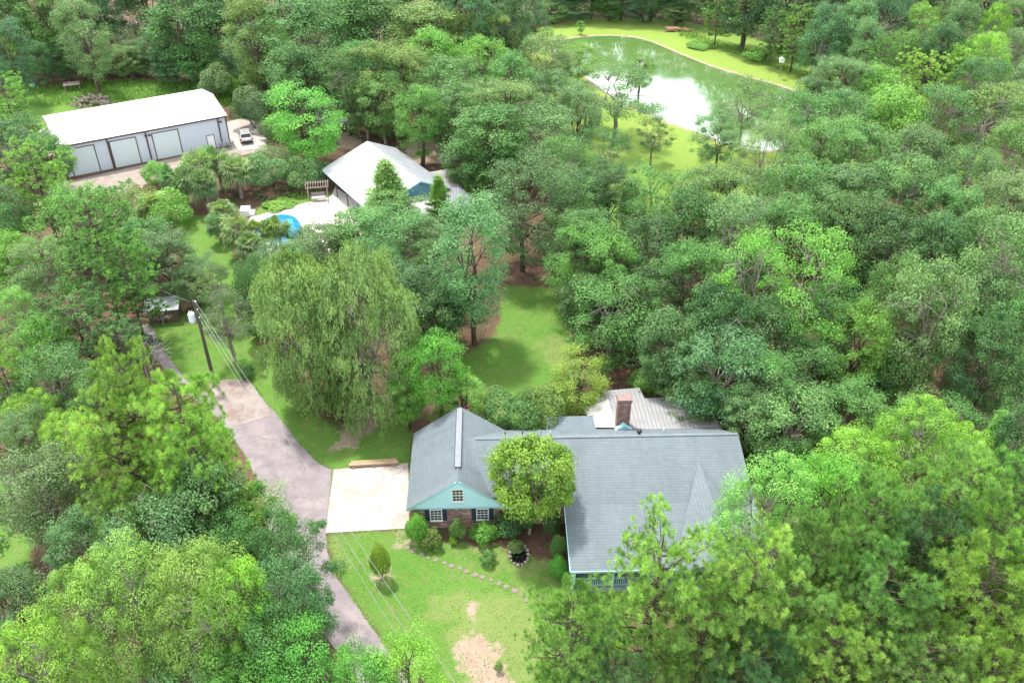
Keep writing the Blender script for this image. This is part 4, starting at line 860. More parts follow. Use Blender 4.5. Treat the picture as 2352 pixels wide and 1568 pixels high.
PROTO = {
 'O': [broadleaf(dead=3, bark=BARKP, lumps=.6, rc=1.1, spread=.8, skirt=True), broadleaf(skirt=True, ncl=105, lumps=.6, rc=1.0, gaps=.04, spread=.8), broadleaf(dead=4, bark=BARKP, ncl=85, rc=1.2, lumps=.5, gaps=.06, spread=.8), broadleaf(ncl=120, rc=.9, lumps=.7, nl=200, ls=.21, spread=.8), broadleaf(cb=.08, ncl=110, rc=1.0, lumps=.6, top=1.05, ls=.2, nl=260, spread=.8)],
 'T': [broadleaf(skirt=True, h=17, r=4, cb=.05, ncl=105, rc=1.15, lumps=.3, hollow=.4), broadleaf(skirt=True, h=17, r=4.2, cb=.04, ncl=105, rc=1.25, lumps=.35, ls=.26), broadleaf(skirt=True, h=17, r=3.8, cb=.04, ncl=115, rc=1.05, lumps=.35, ls=.22, nl=210)],
 'S': [broadleaf(dead=5, cb=.2, ncl=58, rc=1.15, lumps=.4, gaps=.12, nl=190, bark=BARKP, flat=.55, hollow=.6, ls=.21), broadleaf(cb=.22, ncl=66, rc=1.05, lumps=.4, gaps=.15, nl=190, bark=BARKP, flat=.5, hollow=.55, ls=.21)],
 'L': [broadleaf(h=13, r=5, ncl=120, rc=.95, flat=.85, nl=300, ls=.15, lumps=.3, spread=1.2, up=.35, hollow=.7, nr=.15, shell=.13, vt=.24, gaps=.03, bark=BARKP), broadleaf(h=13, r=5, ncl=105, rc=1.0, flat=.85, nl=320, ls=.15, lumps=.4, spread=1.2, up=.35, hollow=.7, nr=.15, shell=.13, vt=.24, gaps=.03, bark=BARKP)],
 'F': [broadleaf(skirt=True, h=12, r=3.4, cb=.08, ncl=95, rc=.8, flat=.75, nl=230, ls=.17, lumps=.4, top=1.05, hollow=.45, up=.5), broadleaf(skirt=True, h=12, r=3.4, cb=.04, ncl=85, rc=.85, nl=230, ls=.18, lumps=.45, hollow=.45, up=.5)],
 'M': [broadleaf(h=6.2, r=3.6, cb=.3, ncl=120, rc=.62, flat=.7, nl=220, ls=.16, asp=.8, vt=.1, lumps=.4, spread=.7, up=.65, hollow=.75, fork=.16, tr=.13, bark=BARKP)],
 'P': [pine(nb=62, cb=.25, ntuft=10, nn=30, w_=.1), pine(nb=66, r=4.3, cb=.2, ntuft=10, nn=30, w_=.1), pine(nb=60, r=4.4, cb=.3, ntuft=10, nn=30, w_=.1)],
 'N': [pine(h=15, r=4.5, cb=.15, nb=90, ntuft=12, L_=.43, nn=78, w_=.026, u0=.5, tv=.2, spread=.95), pine(h=15, r=4.8, cb=.12, nb=96, ntuft=12, L_=.44, nn=78, w_=.026, u0=.5, tv=.2, spread=.95), pine(h=15, r=4.2, cb=.2, nb=86, ntuft=12, L_=.46, nn=78, w_=.026, u0=.5, tv=.2, spread=.95)],
 'W': [willow(), willow(ncl=150)], 'C': [cone(), cone(r=2.5, nb=90)], 'Y': [palm(), palm(nf=60), palm(h=4.8, r=2.2)],
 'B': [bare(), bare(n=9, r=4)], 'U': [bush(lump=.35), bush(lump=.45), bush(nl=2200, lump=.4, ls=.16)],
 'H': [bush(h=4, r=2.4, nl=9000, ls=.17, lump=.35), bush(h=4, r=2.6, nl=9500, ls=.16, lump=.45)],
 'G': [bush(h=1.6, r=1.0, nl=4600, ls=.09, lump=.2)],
}
NAME = dict(O='broadleaf_tree', T='broadleaf_tree', S='oak_tree', L='broadleaf_tree', F='broadleaf_tree', M='ornamental_tree', P='pine_tree', N='pine_tree', W='willow_tree', C='cypress_tree', Y='palm_tree', B='bare_tree', U='shrub', H='shrub', G='clipped_shrub')
CAT = dict(O='tree', T='tree', S='tree', L='tree', F='tree', M='tree', P='pine tree', N='pine tree', W='willow tree', C='cypress tree', Y='palm tree', B='bare tree', U='shrub', H='shrub', G='shrub')
HDEF = dict(O=13, T=17, S=13, L=12, F=10, M=6, P=16, N=15, W=11, C=8, Y=5, B=9, U=1.5, H=4, G=1.5)
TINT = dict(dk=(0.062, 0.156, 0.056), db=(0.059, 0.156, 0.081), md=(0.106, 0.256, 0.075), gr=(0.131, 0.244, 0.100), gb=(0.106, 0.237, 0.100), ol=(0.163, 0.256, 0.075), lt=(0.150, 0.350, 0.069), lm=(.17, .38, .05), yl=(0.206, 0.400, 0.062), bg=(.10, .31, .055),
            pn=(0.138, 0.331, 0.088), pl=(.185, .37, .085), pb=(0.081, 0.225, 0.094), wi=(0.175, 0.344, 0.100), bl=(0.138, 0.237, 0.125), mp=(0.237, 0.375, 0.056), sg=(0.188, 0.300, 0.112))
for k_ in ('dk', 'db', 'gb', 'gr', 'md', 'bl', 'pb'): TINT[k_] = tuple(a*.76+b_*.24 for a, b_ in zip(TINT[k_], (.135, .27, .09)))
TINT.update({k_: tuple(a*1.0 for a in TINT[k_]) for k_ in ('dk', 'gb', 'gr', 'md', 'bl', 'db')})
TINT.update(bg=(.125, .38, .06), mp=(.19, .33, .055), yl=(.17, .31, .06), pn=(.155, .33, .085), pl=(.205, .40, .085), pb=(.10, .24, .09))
nplaced = {}
def put(kind, u, v, w_, hh, tint, label, group=None, sx=None):
    """apex seen at pixel (u, v), crown w_ pixels wide; hh = height in metres, or 'b###' = row of pixels where it meets the ground"""
    vs = PROTO[kind]; i = nplaced.get(kind, 0); nplaced[kind] = i+1; pr = vs[i % len(vs)]
    def solve(h):
        c = (1-pr['cb'])*h/2; zc = h-c; vc = v
        for _ in range(5):
            p = P(u, vc, zc); dep = p[1]*CT-(zc-H)*ST; s_ = F/dep; ph_ = math.atan2(H-zc, p[1]); r_ = w_/2/s_; vc = v+s_*math.hypot(r_*math.sin(ph_), c*math.cos(ph_))*.96
        return P(u, vc, zc), w_/2/s_
    if isinstance(hh, str):
        Y = P(u, float(hh[1:]))[1]; lo, hi = .4, 26.
        for _ in range(30):
            mid = (lo+hi)/2; p, r_ = solve(mid)
            if p[1] > Y: lo = mid
            else: hi = mid
        h = mid
    else: h = hh or HDEF[kind]; p, r_ = solve(h)
    rz = rng.random()*6.28
    if kind == 'O': r_ *= 1.1
    nm = NAME[kind]; o = empty(nm, (p[0], p[1], -.02), rz, label, CAT[kind], group)
    f = r_/pr['r']; fz = h/pr['h']; o.scale = (f, f, fz)
    tk = bpy.data.objects.new('trunk' if kind not in 'UHG' else 'stem', pr['trunk']); link(tk, o)
    if pr['crown'] is not None:
        cw = bpy.data.objects.new('crown' if kind not in 'UHG' else 'foliage', pr['crown']); link(cw, o); c_ = np.array(TINT[tint])*rng.uniform(.84, 1.16)*np.array((rng.uniform(.93, 1.16), 1, rng.uniform(.82, 1.02))); cw.color = (*c_, 1)
        if kind == 'Y': tk.name = 'trunk'; cw.name = 'fronds'
    PLACED.append((p[0], p[1], r_, h, kind, label)); return o
PLACED = []
GR = dict(w='trees of the dark wood behind the barn', c='trees of the central oak belt', p='trees of the wood beyond the pond', r='oaks of the canopy right of the centre', f='pines in the lower right corner', l='trees of the wood left of the driveway', s='shrubs in front of the brick house', y='palms beside the pool', h='hedge shrubs between the barn and the pool', g='trees around the middle lawn', a='tall trees of the back row at the top edge')
ROWS = '''
a|T|-30|-75|130|19|dk|dark tree at the top left corner of the wood
a|T|55|-95|130|20|db|bluish dark tree on the top edge, second from the left corner
a|T|150|-110|130|21|dk|dark tree on the top edge above the wood's blue-green sapling
a|T|235|-100|120|20|db|dark tree on the top edge just left of the pale bare trunk
a|T|330|-110|120|20|dk|dark tree on the top edge behind the leafless grey tree
a|T|470|-110|130|21|db|dark tree on the top edge right of the big green crown
a|T|560|-90|130|20|dk|dark tree on the top edge above the dark evergreen behind the barn
a|T|660|-100|140|20|md|mid green tree on the top edge above the bright-edged crown
a|T|760|-110|140|21|md|mid green tree on the top edge left of centre
a|T|880|-115|150|21|dk|dark tree on the top edge behind the rounded green crowns
a|T|990|-100|140|20|db|blue-green tree on the top edge left of the tall slim dark crown
a|T|1085|-75|120|19|db|dark blue-green tree on the top edge just left of the slim crown
a|T|1200|-80|120|19|db|blue-green tree on the top edge behind the slim dark crown
w|T|-10|-20|130|17|md|green tree at the far left end of the dark wood
w|T|112|-45|120|18|md|tall mid green crown hanging over the dark gap at far left
w|F|93|92|55|9|gb|small pale sapling standing in the dark gap left of the blue-green tree
w|T|30|60|90|14|db|shadowy tree inside the wood at the far left, above the lime clump
w|F|200|12|100|16|gr|grey-green upright tree behind the blue-green sapling
w|F|195|75|112|b185|gb|blue-green broad tree at the front of the wood behind the blue barrel
w|F|262|105|80|b172|ol|low olive tree at the foot of the pale bare trunk
w|F|325|85|90|b165|gr|low greyish tree at the foot of the leafless grey tree
w|B|255|-12|70|b100|dk|pale bare trunk with few limbs standing against the dark wood
w|B|305|5|110|b105|dk|leafless grey many-stemmed tree in the dark wood behind the barn
w|T|420|-30|160|b190|md|largest green crown at the wood edge behind the barn
w|F|370|70|80|b180|dk|dark low tree tucked left under the largest crown behind the barn
w|F|395|100|105|b193|db|low blue-green tree in front of the largest green crown behind the barn
w|F|462|95|95|b196|md|low rounded tree at the wood edge behind the barn's middle
w|F|148|105|75|b190|dk|dark low tree at the wood edge left of the blue-green broad one
w|F|300|110|85|b182|md|low green tree at the wood edge between the leafless grey tree and the scrap heap
w|T|512|-35|95|b150|db|dark bluish tree right of the largest crown behind the barn
w|T|590|10|110|18|ol|olive crown rising behind the dark evergreen at the barn's right
w|T|588|62|120|b212|db|dark dense evergreen right behind the barn's right end
h|H|498|152|95|b225|gr|grey-green bushy shrub at the back right corner of the barn
h|H|546|173|45|b225|lt|small pointed light green shrub beside the barn's back right corner
h|H|578|207|90|b295|bl|rounded grey vine-covered mound right of the barn
h|H|617|280|48|b322|gr|low grey bush at the right edge of the car's slab
h|F|520|130|70|b200|dk|dark small tree behind the grey-green shrub at the barn corner
c|F|703|208|165|b388|bg|bright green dense tree between the barn and the pool house
c|T|715|12|185|18|md|huge soft green crown left of top centre
c|O|640|70|65|12|lt|lime-edged small crown on the left flank of the huge soft crown
c|O|690|110|150|b300|dk|darker lower crown under the huge soft crown, above the bright green tree
c|O|790|130|120|b310|dk|dark crown right above the white outbuilding
w|T|800|-15|130|18|md|green crown at the top edge right of the huge soft crown
c|T|870|0|170|17|md|rounded green crown at the top, third of the high centre crowns
c|T|970|20|170|16|ol|olive rounded crown at the top left of the dark gap
c|O|1050|35|90|14|ol|small olive crown just right of the rounded olive crown at the top
w|T|1075|-20|120|18|db|blue-green dark crown at the top edge, left of the slim crown
w|T|1135|-45|100|18|db|second blue-green dark crown at the top edge, touching the slim crown
c|O|1120|38|95|13|ol|olive crown directly left of the slim dark crown
c|T|1185|-5|85|b195|gb|tall slim dark crown left of the pond's far bank
c|O|1110|88|125|13|lt|light rounded crown below the olive crown left of the slim dark one
c|O|1170|130|120|13|md|mid green crown below the slim dark crown
c|O|1250|95|110|12|gr|grey-green crown touching the left tip of the pond
c|O|840|105|140|14|md|mid green crown in the second row under the high centre crowns
c|O|930|110|150|14|ol|olive crown in the middle of the central belt
c|O|1035|130|150|13|md|green crown right of the olive belt crown
c|O|1000|75|120|14|lt|light green crown in the upper central belt
c|F|965|190|110|13|lt|bright-topped tree above the pale bare earth behind the pool house
c|O|880|185|120|b330|md|mid green tree above the pool house ridge
c|S|838|188|110|b320|gr|twiggy half-bare grey tree behind the pool house, left of its ridge
c|B|820|195|70|b315|gr|pale leafless snag beside the twiggy grey tree behind the pool house
c|O|1060|200|150|b365|md|round green tree right of the pale bare earth
c|O|1165|190|140|13|gr|grey-green crown in the third row of the belt
c|O|1270|165|120|12|gr|dull grey-green crown between the belt and the lime tree
c|O|1130|245|190|b440|md|large tree right of the pool house with a pale broken limb
c|B|1160|270|110|b440|gr|pale dead limbs poking through the large tree right of the pool house
c|O|1250|258|160|b430|gr|grey-green tree right of the one with the broken limb
c|O|1330|200|110|12|gr|grey-green crown just left below the lime tree
c|F|1325|108|78|b192|lm|small lime tree at the near left shore of the pond
c|F|1292|120|50|b190|lt|light green small tree touching the lime one at the shore
c|F|1470|130|52|b215|lt|slender light green tree standing against the pond water
c|S|1420|150|195|b320|gr|sparse oak with pale limbs at the pond's near shore
c|S|1345|210|120|b300|gr|sparse grey oak left of the one with pale limbs
c|S|1395|300|120|b430|dk|dark narrow oak in the sunny grass below the sparse shoreline oaks
c|S|1500|270|85|b380|dk|dark thin oak standing alone in the sunny grass near the water
c|O|1200|385|200|b622|dk|dark oak whose black trunk stands behind the middle lawn
c|O|1310|390|150|b560|md|green oak right of the dark one behind the middle lawn
c|O|1075|330|130|b450|dk|dark crown behind the pool house carport
c|F|1092|380|60|b470|lt|small bright green tree at the carport's right end
c|O|1290|330|120|b500|md|mid green crown in front of the grey-green belt tree
c|O|1395|385|130|b560|dk|deep green oak below the dark narrow oak
c|O|1490|412|135|b590|md|green oak right of the deep green one
h|C|890|367|135|b530|wi|feathery blue-green pointed cypress in front of the pool house roof
h|F|905|432|120|b548|wi|feathery light tree spreading at the foot of the pointed blue-green cypress
h|C|1008|403|88|b525|lm|slim lime cypress in front of the pool house gable
h|H|360|372|66|b425|lt|round bright bush left of the palm clump
h|H|315|425|95|b500|ol|olive spreading bush at the left end of the palm clump
h|H|375|440|115|b520|lt|bright leafy bush at the foot of the palm clump
h|H|620|345|115|b430|gr|grey-green hedge bush right of the palms
h|H|690|362|95|b430|gr|grey-green hedge bush left of the pergola
h|H|565|355|80|b425|md|mid green hedge bush behind the palms
h|H|735|372|62|b425|gb|feathery low bush touching the pool house roof
h|U|640|455|70|b475|lt|row of small bright plants in the bed behind the deck
h|H|480|335|32|b372|bg|small bright pointed bush against the barn front
y|Y|455|350|95|b455|sg|tallest palm in the row in front of the barn
y|Y|545|365|100|b455|sg|yellow-green palm at the right of the row before the barn
y|Y|500|345|85|b440|gr|palm between the two largest ones before the barn
y|Y|425|390|90|b480|gb|low bluish palm at the lower left of the palm row
y|Y|470|395|85|b490|gr|palm standing lowest in the row above the dark bed
y|Y|395|385|70|b470|gb|small palm at the left end of the palm row
y|Y|350|445|90|b525|sg|palm half hidden in the bushes left of the deck
y|Y|512|460|80|b530|sg|pale palm at the left corner of the pool deck
y|Y|545|500|95|b590|sg|large grey-green palm at the near left side of the pool
y|Y|600|503|90|b585|yl|yellowish palm right beside the pool water
y|Y|575|535|90|b610|gr|lowest palm of the pool clump
y|Y|640|500|75|b575|sg|pale palm nearest the blue pool water
g|H|705|522|80|b585|dk|dark rounded bush on the near edge of the pool
y|Y|500|495|70|b560|gr|small palm behind the large grey-green one at the pool
g|O|740|515|150|b640|gr|grey-green tree hiding the near side of the pool
g|O|820|485|150|b620|md|rounded tree before the pool house porch
g|O|905|490|160|b640|md|broad tree below the feathery cypress
g|O|985|505|120|b640|gr|grey-green tree below the lime cypress
g|O|1000|560|110|b700|dk|dark tree behind the tall grey-green oak
g|T|1085|478|160|b790|gb|tall grey-green oak bordering the middle lawn on the left
g|O|955|600|160|b780|dk|dark green oak between the willows and the tall grey-green oak
g|O|1010|650|140|b800|dk|deep green oak touching the middle lawn's left edge
g|O|870|560|130|b700|md|mid green tree behind the right willow
g|O|640|560|130|b700|dk|dark tree behind the left willow
g|W|705|590|225|b930|wi|big weeping willow, the left of the pair above the driveway
g|W|835|597|240|b945|wi|big weeping willow, the right of the pair above the driveway
g|H|578|600|80|b775|dk|dark leafy shrub left of the left willow
g|H|592|733|48|b775|dk|small round dark bush in the grass left of the willow
g|S|500|605|85|b740|gr|thin grey tree above the utility pole
g|S|520|670|110|b830|bl|greyish half-bare shrub with many stems right of the utility pole
g|B|520|700|110|b832|gr|tangle of bare stems at the foot of the greyish shrub
g|F|1005|752|130|b985|bg|vivid green upright tree behind the garage wing
g|F|935|830|85|b985|lt|light green side tree left of the vivid upright one
g|F|1060|860|100|b990|lt|low light green tree right of the vivid upright one
g|H|1175|892|150|b1000|md|broad dense green shrub right behind the garage ridge
g|H|1255|888|125|b995|ol|broad olive shrub beside the small yellow-green tree
g|F|1328|812|130|b950|mp|small yellow-green tree with a thin trunk above the rear white roof
g|M|1218|1003|192|b1225|mp|round yellow-green ornamental tree with pale forked trunk before the house
g|H|1485|850|75|b905|lt|bright low bush beside the rear metal roof
g|H|1540|860|60|b930|md|green bush between the bright low bush and the oak
r|S|1710|185|140|b345|gr|sparse grey oak overlapping the pond's lower right water
r|O|1650|275|85|b400|gr|small grey-green oak at the near shore where the water shows white
r|S|1815|215|140|13|md|green oak at the lower right end of the pond
r|O|1930|210|150|13|md|mid green crown right of the pond's end
r|O|2050|212|150|13|lt|light green crown in the first row of the right canopy
r|O|2160|215|130|13|md|mid green crown below the yellowish pine
r|S|2260|195|200|b420|ol|wide olive oak with visible limbs near the right edge
r|O|2370|205|130|13|md|green crown on the right edge beside the wide olive oak
r|S|1755|285|150|13|gr|grey-green crown below the sparse oak at the water
r|O|1870|285|150|13|md|green crown in the second row of the right canopy
r|O|1985|290|160|13|md|broad green crown in the middle of the right canopy
r|O|2100|300|150|13|gr|grey-green crown left below the wide olive oak
r|O|2330|300|150|13|md|green crown on the right edge under the wide olive oak
r|O|2215|345|130|13|gr|grey-green crown just under the wide olive oak
r|O|1640|388|140|13|gr|grey-green crown at the left end of the canopy facing the sunny grass
r|S|1700|375|160|13|gr|crown with pale slanting trunks left of the canopy centre
r|O|1820|365|170|13|md|green crown above the canopy's pale slanting trunks
r|O|1940|385|160|13|gr|grey-green crown in the third row of the right canopy
r|O|2060|385|160|13|md|mid green crown in the third row, right part
r|O|2170|420|150|13|md|mid green crown in the third row before the right edge
r|O|2290|400|160|13|gr|grey-green crown near the right edge in the third row
r|O|2380|430|130|13|md|green crown cut by the right edge in the third row
r|O|1580|440|150|13|dk|dark crown left end of the fourth row of the canopy
r|O|1680|470|150|13|gr|dull crown in the fourth row above the big bright oak
r|O|1800|455|160|12|md|mid green crown behind the big bright oak
r|O|1920|470|160|12|dk|dark crown right behind the big bright oak
r|O|2040|480|160|12|dk|dark crown above the brown leaf litter gap
r|O|2150|500|150|12|dk|dark crown right of the brown gap near the right side
r|O|2260|500|150|12|md|green crown behind the large right-edge oak
g|O|1350|490|150|b700|md|green oak at the right of the middle lawn's far end
g|O|1400|535|160|b740|lt|brighter oak overlooking the right of the middle lawn
g|O|1490|500|160|b720|dk|dark oak behind the brighter oak right of the middle lawn
g|O|1350|640|125|b790|dk|dark low crown on the right edge of the middle lawn
g|O|1400|640|170|b820|md|large green oak above the fire pit's left
g|O|1500|620|160|b800|dk|dark oak directly above the fire pit
r|O|1590|560|150|13|md|green oak between the fire pit oaks and the big bright oak
r|S|1725|528|190|b860|lt|big bright oak with pale curling limbs, left half
r|S|1860|535|200|b880|lt|big light oak crown right of the one with curling limbs
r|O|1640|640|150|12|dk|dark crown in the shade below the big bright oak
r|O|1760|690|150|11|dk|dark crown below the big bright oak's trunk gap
r|O|1900|670|150|11|md|mid green crown below the big light oak
r|O|1965|700|150|b930|lt|light green oak with a thin pale trunk
r|O|2040|620|150|12|md|green crown between the light oak and the broad right oak
r|O|2130|605|180|b930|gr|broad grey-green oak with dark leaning trunk, right part
r|O|2230|625|160|12|gr|grey-green crown right of the leaning trunk oak
r|O|2310|545|190|b860|md|large green oak on the right edge
r|O|2340|680|160|12|md|green crown on the right edge below the large oak
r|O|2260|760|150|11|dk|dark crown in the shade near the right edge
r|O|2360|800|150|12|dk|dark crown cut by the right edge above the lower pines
r|O|1530|722|150|b930|gb|pale blue-green oak left above the rear metal roof
r|O|1650|780|190|b990|gb|blue-green oak overhanging the rear metal roof
r|O|1600|860|110|b985|gr|grey low branch crown resting over the metal roof
r|O|1745|800|150|b990|md|mid green oak right of the overhanging one
r|O|1850|780|150|b960|md|green oak above the dark green row right of the house
r|O|2015|800|130|b930|md|green tree left of the leaning trunk
r|F|1720|890|120|b1060|gr|grey-green tree at the right end of the main roof
r|O|1815|905|190|b1080|md|dense green tree behind the roof's right end
r|O|1960|880|170|b1060|md|dense green tree left of the lobed lime trees
r|F|2140|915|150|b1060|md|bushy green tree behind the lobed lime trees
r|B|2240|930|70|b1010|dk|grey broken snag behind the lime trees at right
r|F|1790|1010|100|b1120|dk|dark tree in the shade right of the house
r|L|1955|985|180|b1190|lm|lobed lime tree, left one of three right of the house
r|L|2085|937|200|b1180|lm|tallest lobed lime tree of the three right of the house
r|L|2200|985|150|b1180|lm|lobed lime tree, right one of three
r|C|2275|945|95|b1120|lt|feathery light green conifer right of the lime trees
r|T|2345|930|120|b1200|dk|dark tree in the right margin beside the feathery conifer
f|L|1740|1082|235|b1400|lt|yellowish green feathery tree covering the right end of the porch roof
f|O|1920|1060|180|b1320|bg|rich green leafy tree between the feathery tree and the pines
f|N|2165|1080|230|15|pn|high pine at the right margin, uppermost of the corner pines
f|N|2310|1062|210|15|pn|pine on the right edge, uppermost right of the corner
f|N|1985|1125|190|15|pn|pine left of the uppermost corner pine
f|N|2090|1170|210|14|pb|darker pine in the middle of the corner group
f|N|2260|1190|230|14|pl|light pine near the right edge in the middle of the corner
f|N|1870|1215|180|14|pn|pine behind the lower porch corner
f|N|1700|1265|240|15|pl|light green pine right of the pine with the visible trunk
f|N|1500|1222|250|16|pl|tall pine with a grey visible trunk at the lawn's right
f|N|1300|1365|200|13|pl|drooping pine at the right edge of the front lawn
f|N|1600|1360|220|13|pn|pine bough below the light pine at the bottom
f|N|2000|1300|230|14|pn|pine left of the lightest corner pine
f|N|2210|1270|260|15|pl|lightest yellow-green pine of the corner
f|N|2350|1330|200|14|pn|pine cut by the right edge, lower
f|N|1790|1340|200|13|pn|pine in the middle of the bottom right
f|N|1900|1420|220|12|pl|light low pine on the bottom edge
f|N|2090|1440|220|12|pn|pine on the bottom edge right of the light low one
f|N|2260|1450|230|12|pl|light pine in the bottom right corner
f|N|1720|1460|210|11|pb|shaded pine on the bottom edge left of the light low one
f|N|1400|1490|190|10|pb|shaded low pine on the bottom edge beside the visible trunk
l|F|12|88|75|b200|lt|lime clumped tree on the left edge above the pine
l|P|30|180|125|b370|pn|soft green pine at the left edge behind the barn's left end
l|O|35|268|160|b430|dk|dark magnolia-like tree on the left edge beside the barn
l|O|120|312|110|b450|md|olive-dark tree overlapping the barn's left corner
l|P|90|335|170|b560|pn|soft rounded pine in front of the barn's left door
l|O|-20|400|120|13|md|green tree on the left edge below the dark magnolia-like one
l|O|190|425|170|b600|lt|light green tree below the barn apron
l|O|240|440|110|b580|ol|light olive tree with sparse top beside the gravel lane
l|O|25|430|120|b600|bl|greyish tree on the left edge below the soft pine
l|O|30|540|120|b700|lt|light green crown on the left edge above the dark gap
l|O|105|560|120|b720|gr|grey-green crown left of the tallest left pine
l|P|225|462|220|b770|pn|tallest soft green pine left of the shed
l|P|290|540|150|b790|pn|pine with bare dark trunk just left of the shed
l|O|380|528|145|b680|gr|grey-green broad tree behind the shed
l|O|450|600|95|b700|gr|grey-green tree behind the utility pole top
l|O|340|500|130|b640|md|green tree between the tall pine and the broad tree behind the shed
l|L|35|668|130|b860|lt|lobed light green tree on the left edge
l|O|110|735|130|b900|lt|light green tree below the lobed one on the left
l|P|190|668|200|b870|pb|bluish dark pine left below the shed
l|P|270|740|130|b880|pb|bluish pine beside the leafless limbs
l|B|325|740|110|b880|gr|leafless pale limbs beside the lane below the shed
l|B|368|690|70|b745|gr|pale bare branches in front of the shed wall
l|P|20|785|120|b1010|pn|soft pine on the left edge, middle
l|O|130|820|150|b990|md|mid green tree behind the lime bush at left
l|L|75|912|130|b1070|lm|lime round tree on the left side
l|O|240|850|130|b1010|md|green tree behind the big bright pine
l|N|318|822|150|b1180|pl|big bright pine, tallest by the driveway slab
l|N|430|885|190|b1240|pl|big bright pine with its edge over the asphalt
l|N|290|915|240|b1230|pl|big bright pine with pale branches, left one
l|N|475|985|190|b1290|pl|bright pine lowest along the driveway
l|L|170|950|130|b1110|lm|lime green tree left of the big bright pines
l|O|40|960|120|b1120|gr|grey-green tree on the left edge under the lime tree
l|O|100|1045|220|b1270|gr|large soft grey-green tree above the small left lawn
l|N|300|1130|160|b1340|pl|bright tufted pine in the middle of the left wood
l|O|470|1068|200|b1330|gb|blue-green shiny tree left of the parking area
l|O|370|1180|220|b1420|gb|broad blue-green tree in the middle of the left wood
l|O|540|1190|160|b1400|md|green tree between the blue-green ones and the driveway
l|F|610|1122|140|b1330|lt|light green pointed crown at the driveway's left edge
l|O|652|1225|148|b1450|dk|dark green crown by the narrowing driveway
l|O|215|1170|150|b1370|gb|bluish green tree right of the small left lawn
l|O|60|1312|160|b1520|bl|dull grey-dark tree on the lower left edge
l|L|330|1270|230|b1600|yl|big lobed yellow-green tree, left crown
l|L|480|1255|230|b1610|yl|big lobed yellow-green tree, middle crown
l|L|235|1345|220|b1650|yl|big lobed yellow-green tree, lower left crown
l|L|560|1300|170|b1600|lm|lobed lime tree right beside the yellow-green ones
l|L|130|1440|210|b1720|lm|lobed lime tree near the bottom left corner
l|O|686|1310|145|b1560|gb|grey-green crown over the driveway at bottom
l|O|640|1400|170|b1640|md|green crown left of the bottom of the driveway
l|O|20|1500|150|b1700|bl|bluish grey tree in the bottom left corner
l|B|400|1440|260|b1680|gr|tangle of bare grey branches at the bottom left
l|B|470|1400|170|b1660|gr|bare forked limbs under the yellow-green crowns
l|F|450|1500|180|b1680|md|green undergrowth tree at the bottom between bare limbs
l|F|560|1480|170|b1690|lt|light green tree on the bottom edge left of centre
l|F|720|1465|170|b1690|bg|vivid green tree on the bottom edge left of the driveway end
l|F|832|1497|160|b1720|bg|vivid green tree on the bottom edge covering the driveway end
l|F|950|1490|150|b1720|lm|lime tree on the bottom edge where the wires leave the picture
p|T|1290|-75|110|b40|db|blue-green tree in the wall of wood left of the pond's far bank
p|T|1360|-75|105|b42|dk|dark tree in the wall of wood behind the far bank, second from left
p|T|1430|-75|105|b45|db|blue-green tree in the wall of wood behind the far bank, third from left
p|T|1500|-75|105|b48|dk|dark tree in the wall of wood behind the far bank's middle
p|T|1570|-70|105|b52|db|blue-green tree behind the log pile
p|T|1635|-70|105|b58|dk|dark tree behind the first far pines
p|F|1270|0|70|b55|md|low green tree at the wood foot left of the far bank
p|F|1330|5|70|b50|db|low blue-green tree at the wood foot above the far bank
p|F|1400|-2|75|b48|md|low mid green tree at the wood foot above the far bank
p|F|1480|-5|75|b52|db|low dark tree at the wood foot, centre of the far bank
p|F|1555|5|70|b60|md|low green tree just behind the log pile
p|P|1650|-8|80|b105|pn|tall pine at the left end of the row beyond the pond
p|P|1712|-10|85|b118|pn|second tall pine of the row beyond the pond
p|P|1780|25|75|b150|pb|bluish pine in the middle of the row beyond the pond
p|P|1830|20|95|b165|pn|large pine in the row beyond the birdhouse
p|P|1875|60|75|b175|pn|pine at the lower end of the row beyond the pond
p|P|1920|82|75|b185|pn|small pine ending the row beyond the pond
p|U|1738|110|60|b140|lt|light green bush under the pine row on the far bank
p|U|1610|95|60|b108|lt|weedy bush along the far bank below the first pine
p|F|1334|50|16|b80|lt|thin young tree on the far bank of the pond
p|F|1258|62|30|b95|lt|small thin-leaved tree at the left tip of the pond
p|T|1720|-90|120|18|db|blue-green tree on the top edge behind the far pines
p|T|1810|-85|120|18|dk|dark tree on the top edge behind the middle far pine
p|T|1900|-80|120|18|db|blue-green tree on the top edge right of the far pines
p|T|1990|-85|120|18|gr|greyish tree on the top edge left of the light clumped tree
p|T|2085|-90|120|18|dk|dark tree on the top edge behind the light clumped tree
p|T|2180|-85|120|18|gr|greyish tree on the top edge, right part
p|T|2270|-90|120|18|db|blue-green tree on the top edge behind the lime crown
p|T|2365|-85|130|18|md|green tree in the top right corner
p|O|1890|10|100|15|db|blue-green crown behind the large pine beyond the birdhouse
p|O|1960|10|100|15|gb|pale blue-green crown right of the pine row
p|O|2030|5|100|15|db|dark blue-green crown left of the light clumped tree
p|L|2105|18|95|14|lt|light clumped tree in the upper right wood
p|O|2190|10|100|15|gr|dull grey crown between the light clumped and the lime tree
p|L|2277|22|72|14|lm|lime green crown high in the upper right wood
p|O|2350|15|100|15|gr|grey-green crown near the top right corner
p|F|1985|60|80|14|gb|blue-green upright crown below the pale one right of the pine row
p|O|2060|75|100|13|md|mid green crown below the light clumped tree
p|O|2160|65|110|14|dk|dark crown left of the wide lime crown
p|P|2020|95|100|13|pn|soft pine in the middle of the upper right wood
p|L|2245|85|130|14|lm|wide lime crown in the upper right wood
p|O|2335|85|90|13|gr|grey-leaved crown right of the wide lime crown
p|O|2355|140|110|13|bl|pale grey-green crown on the right edge
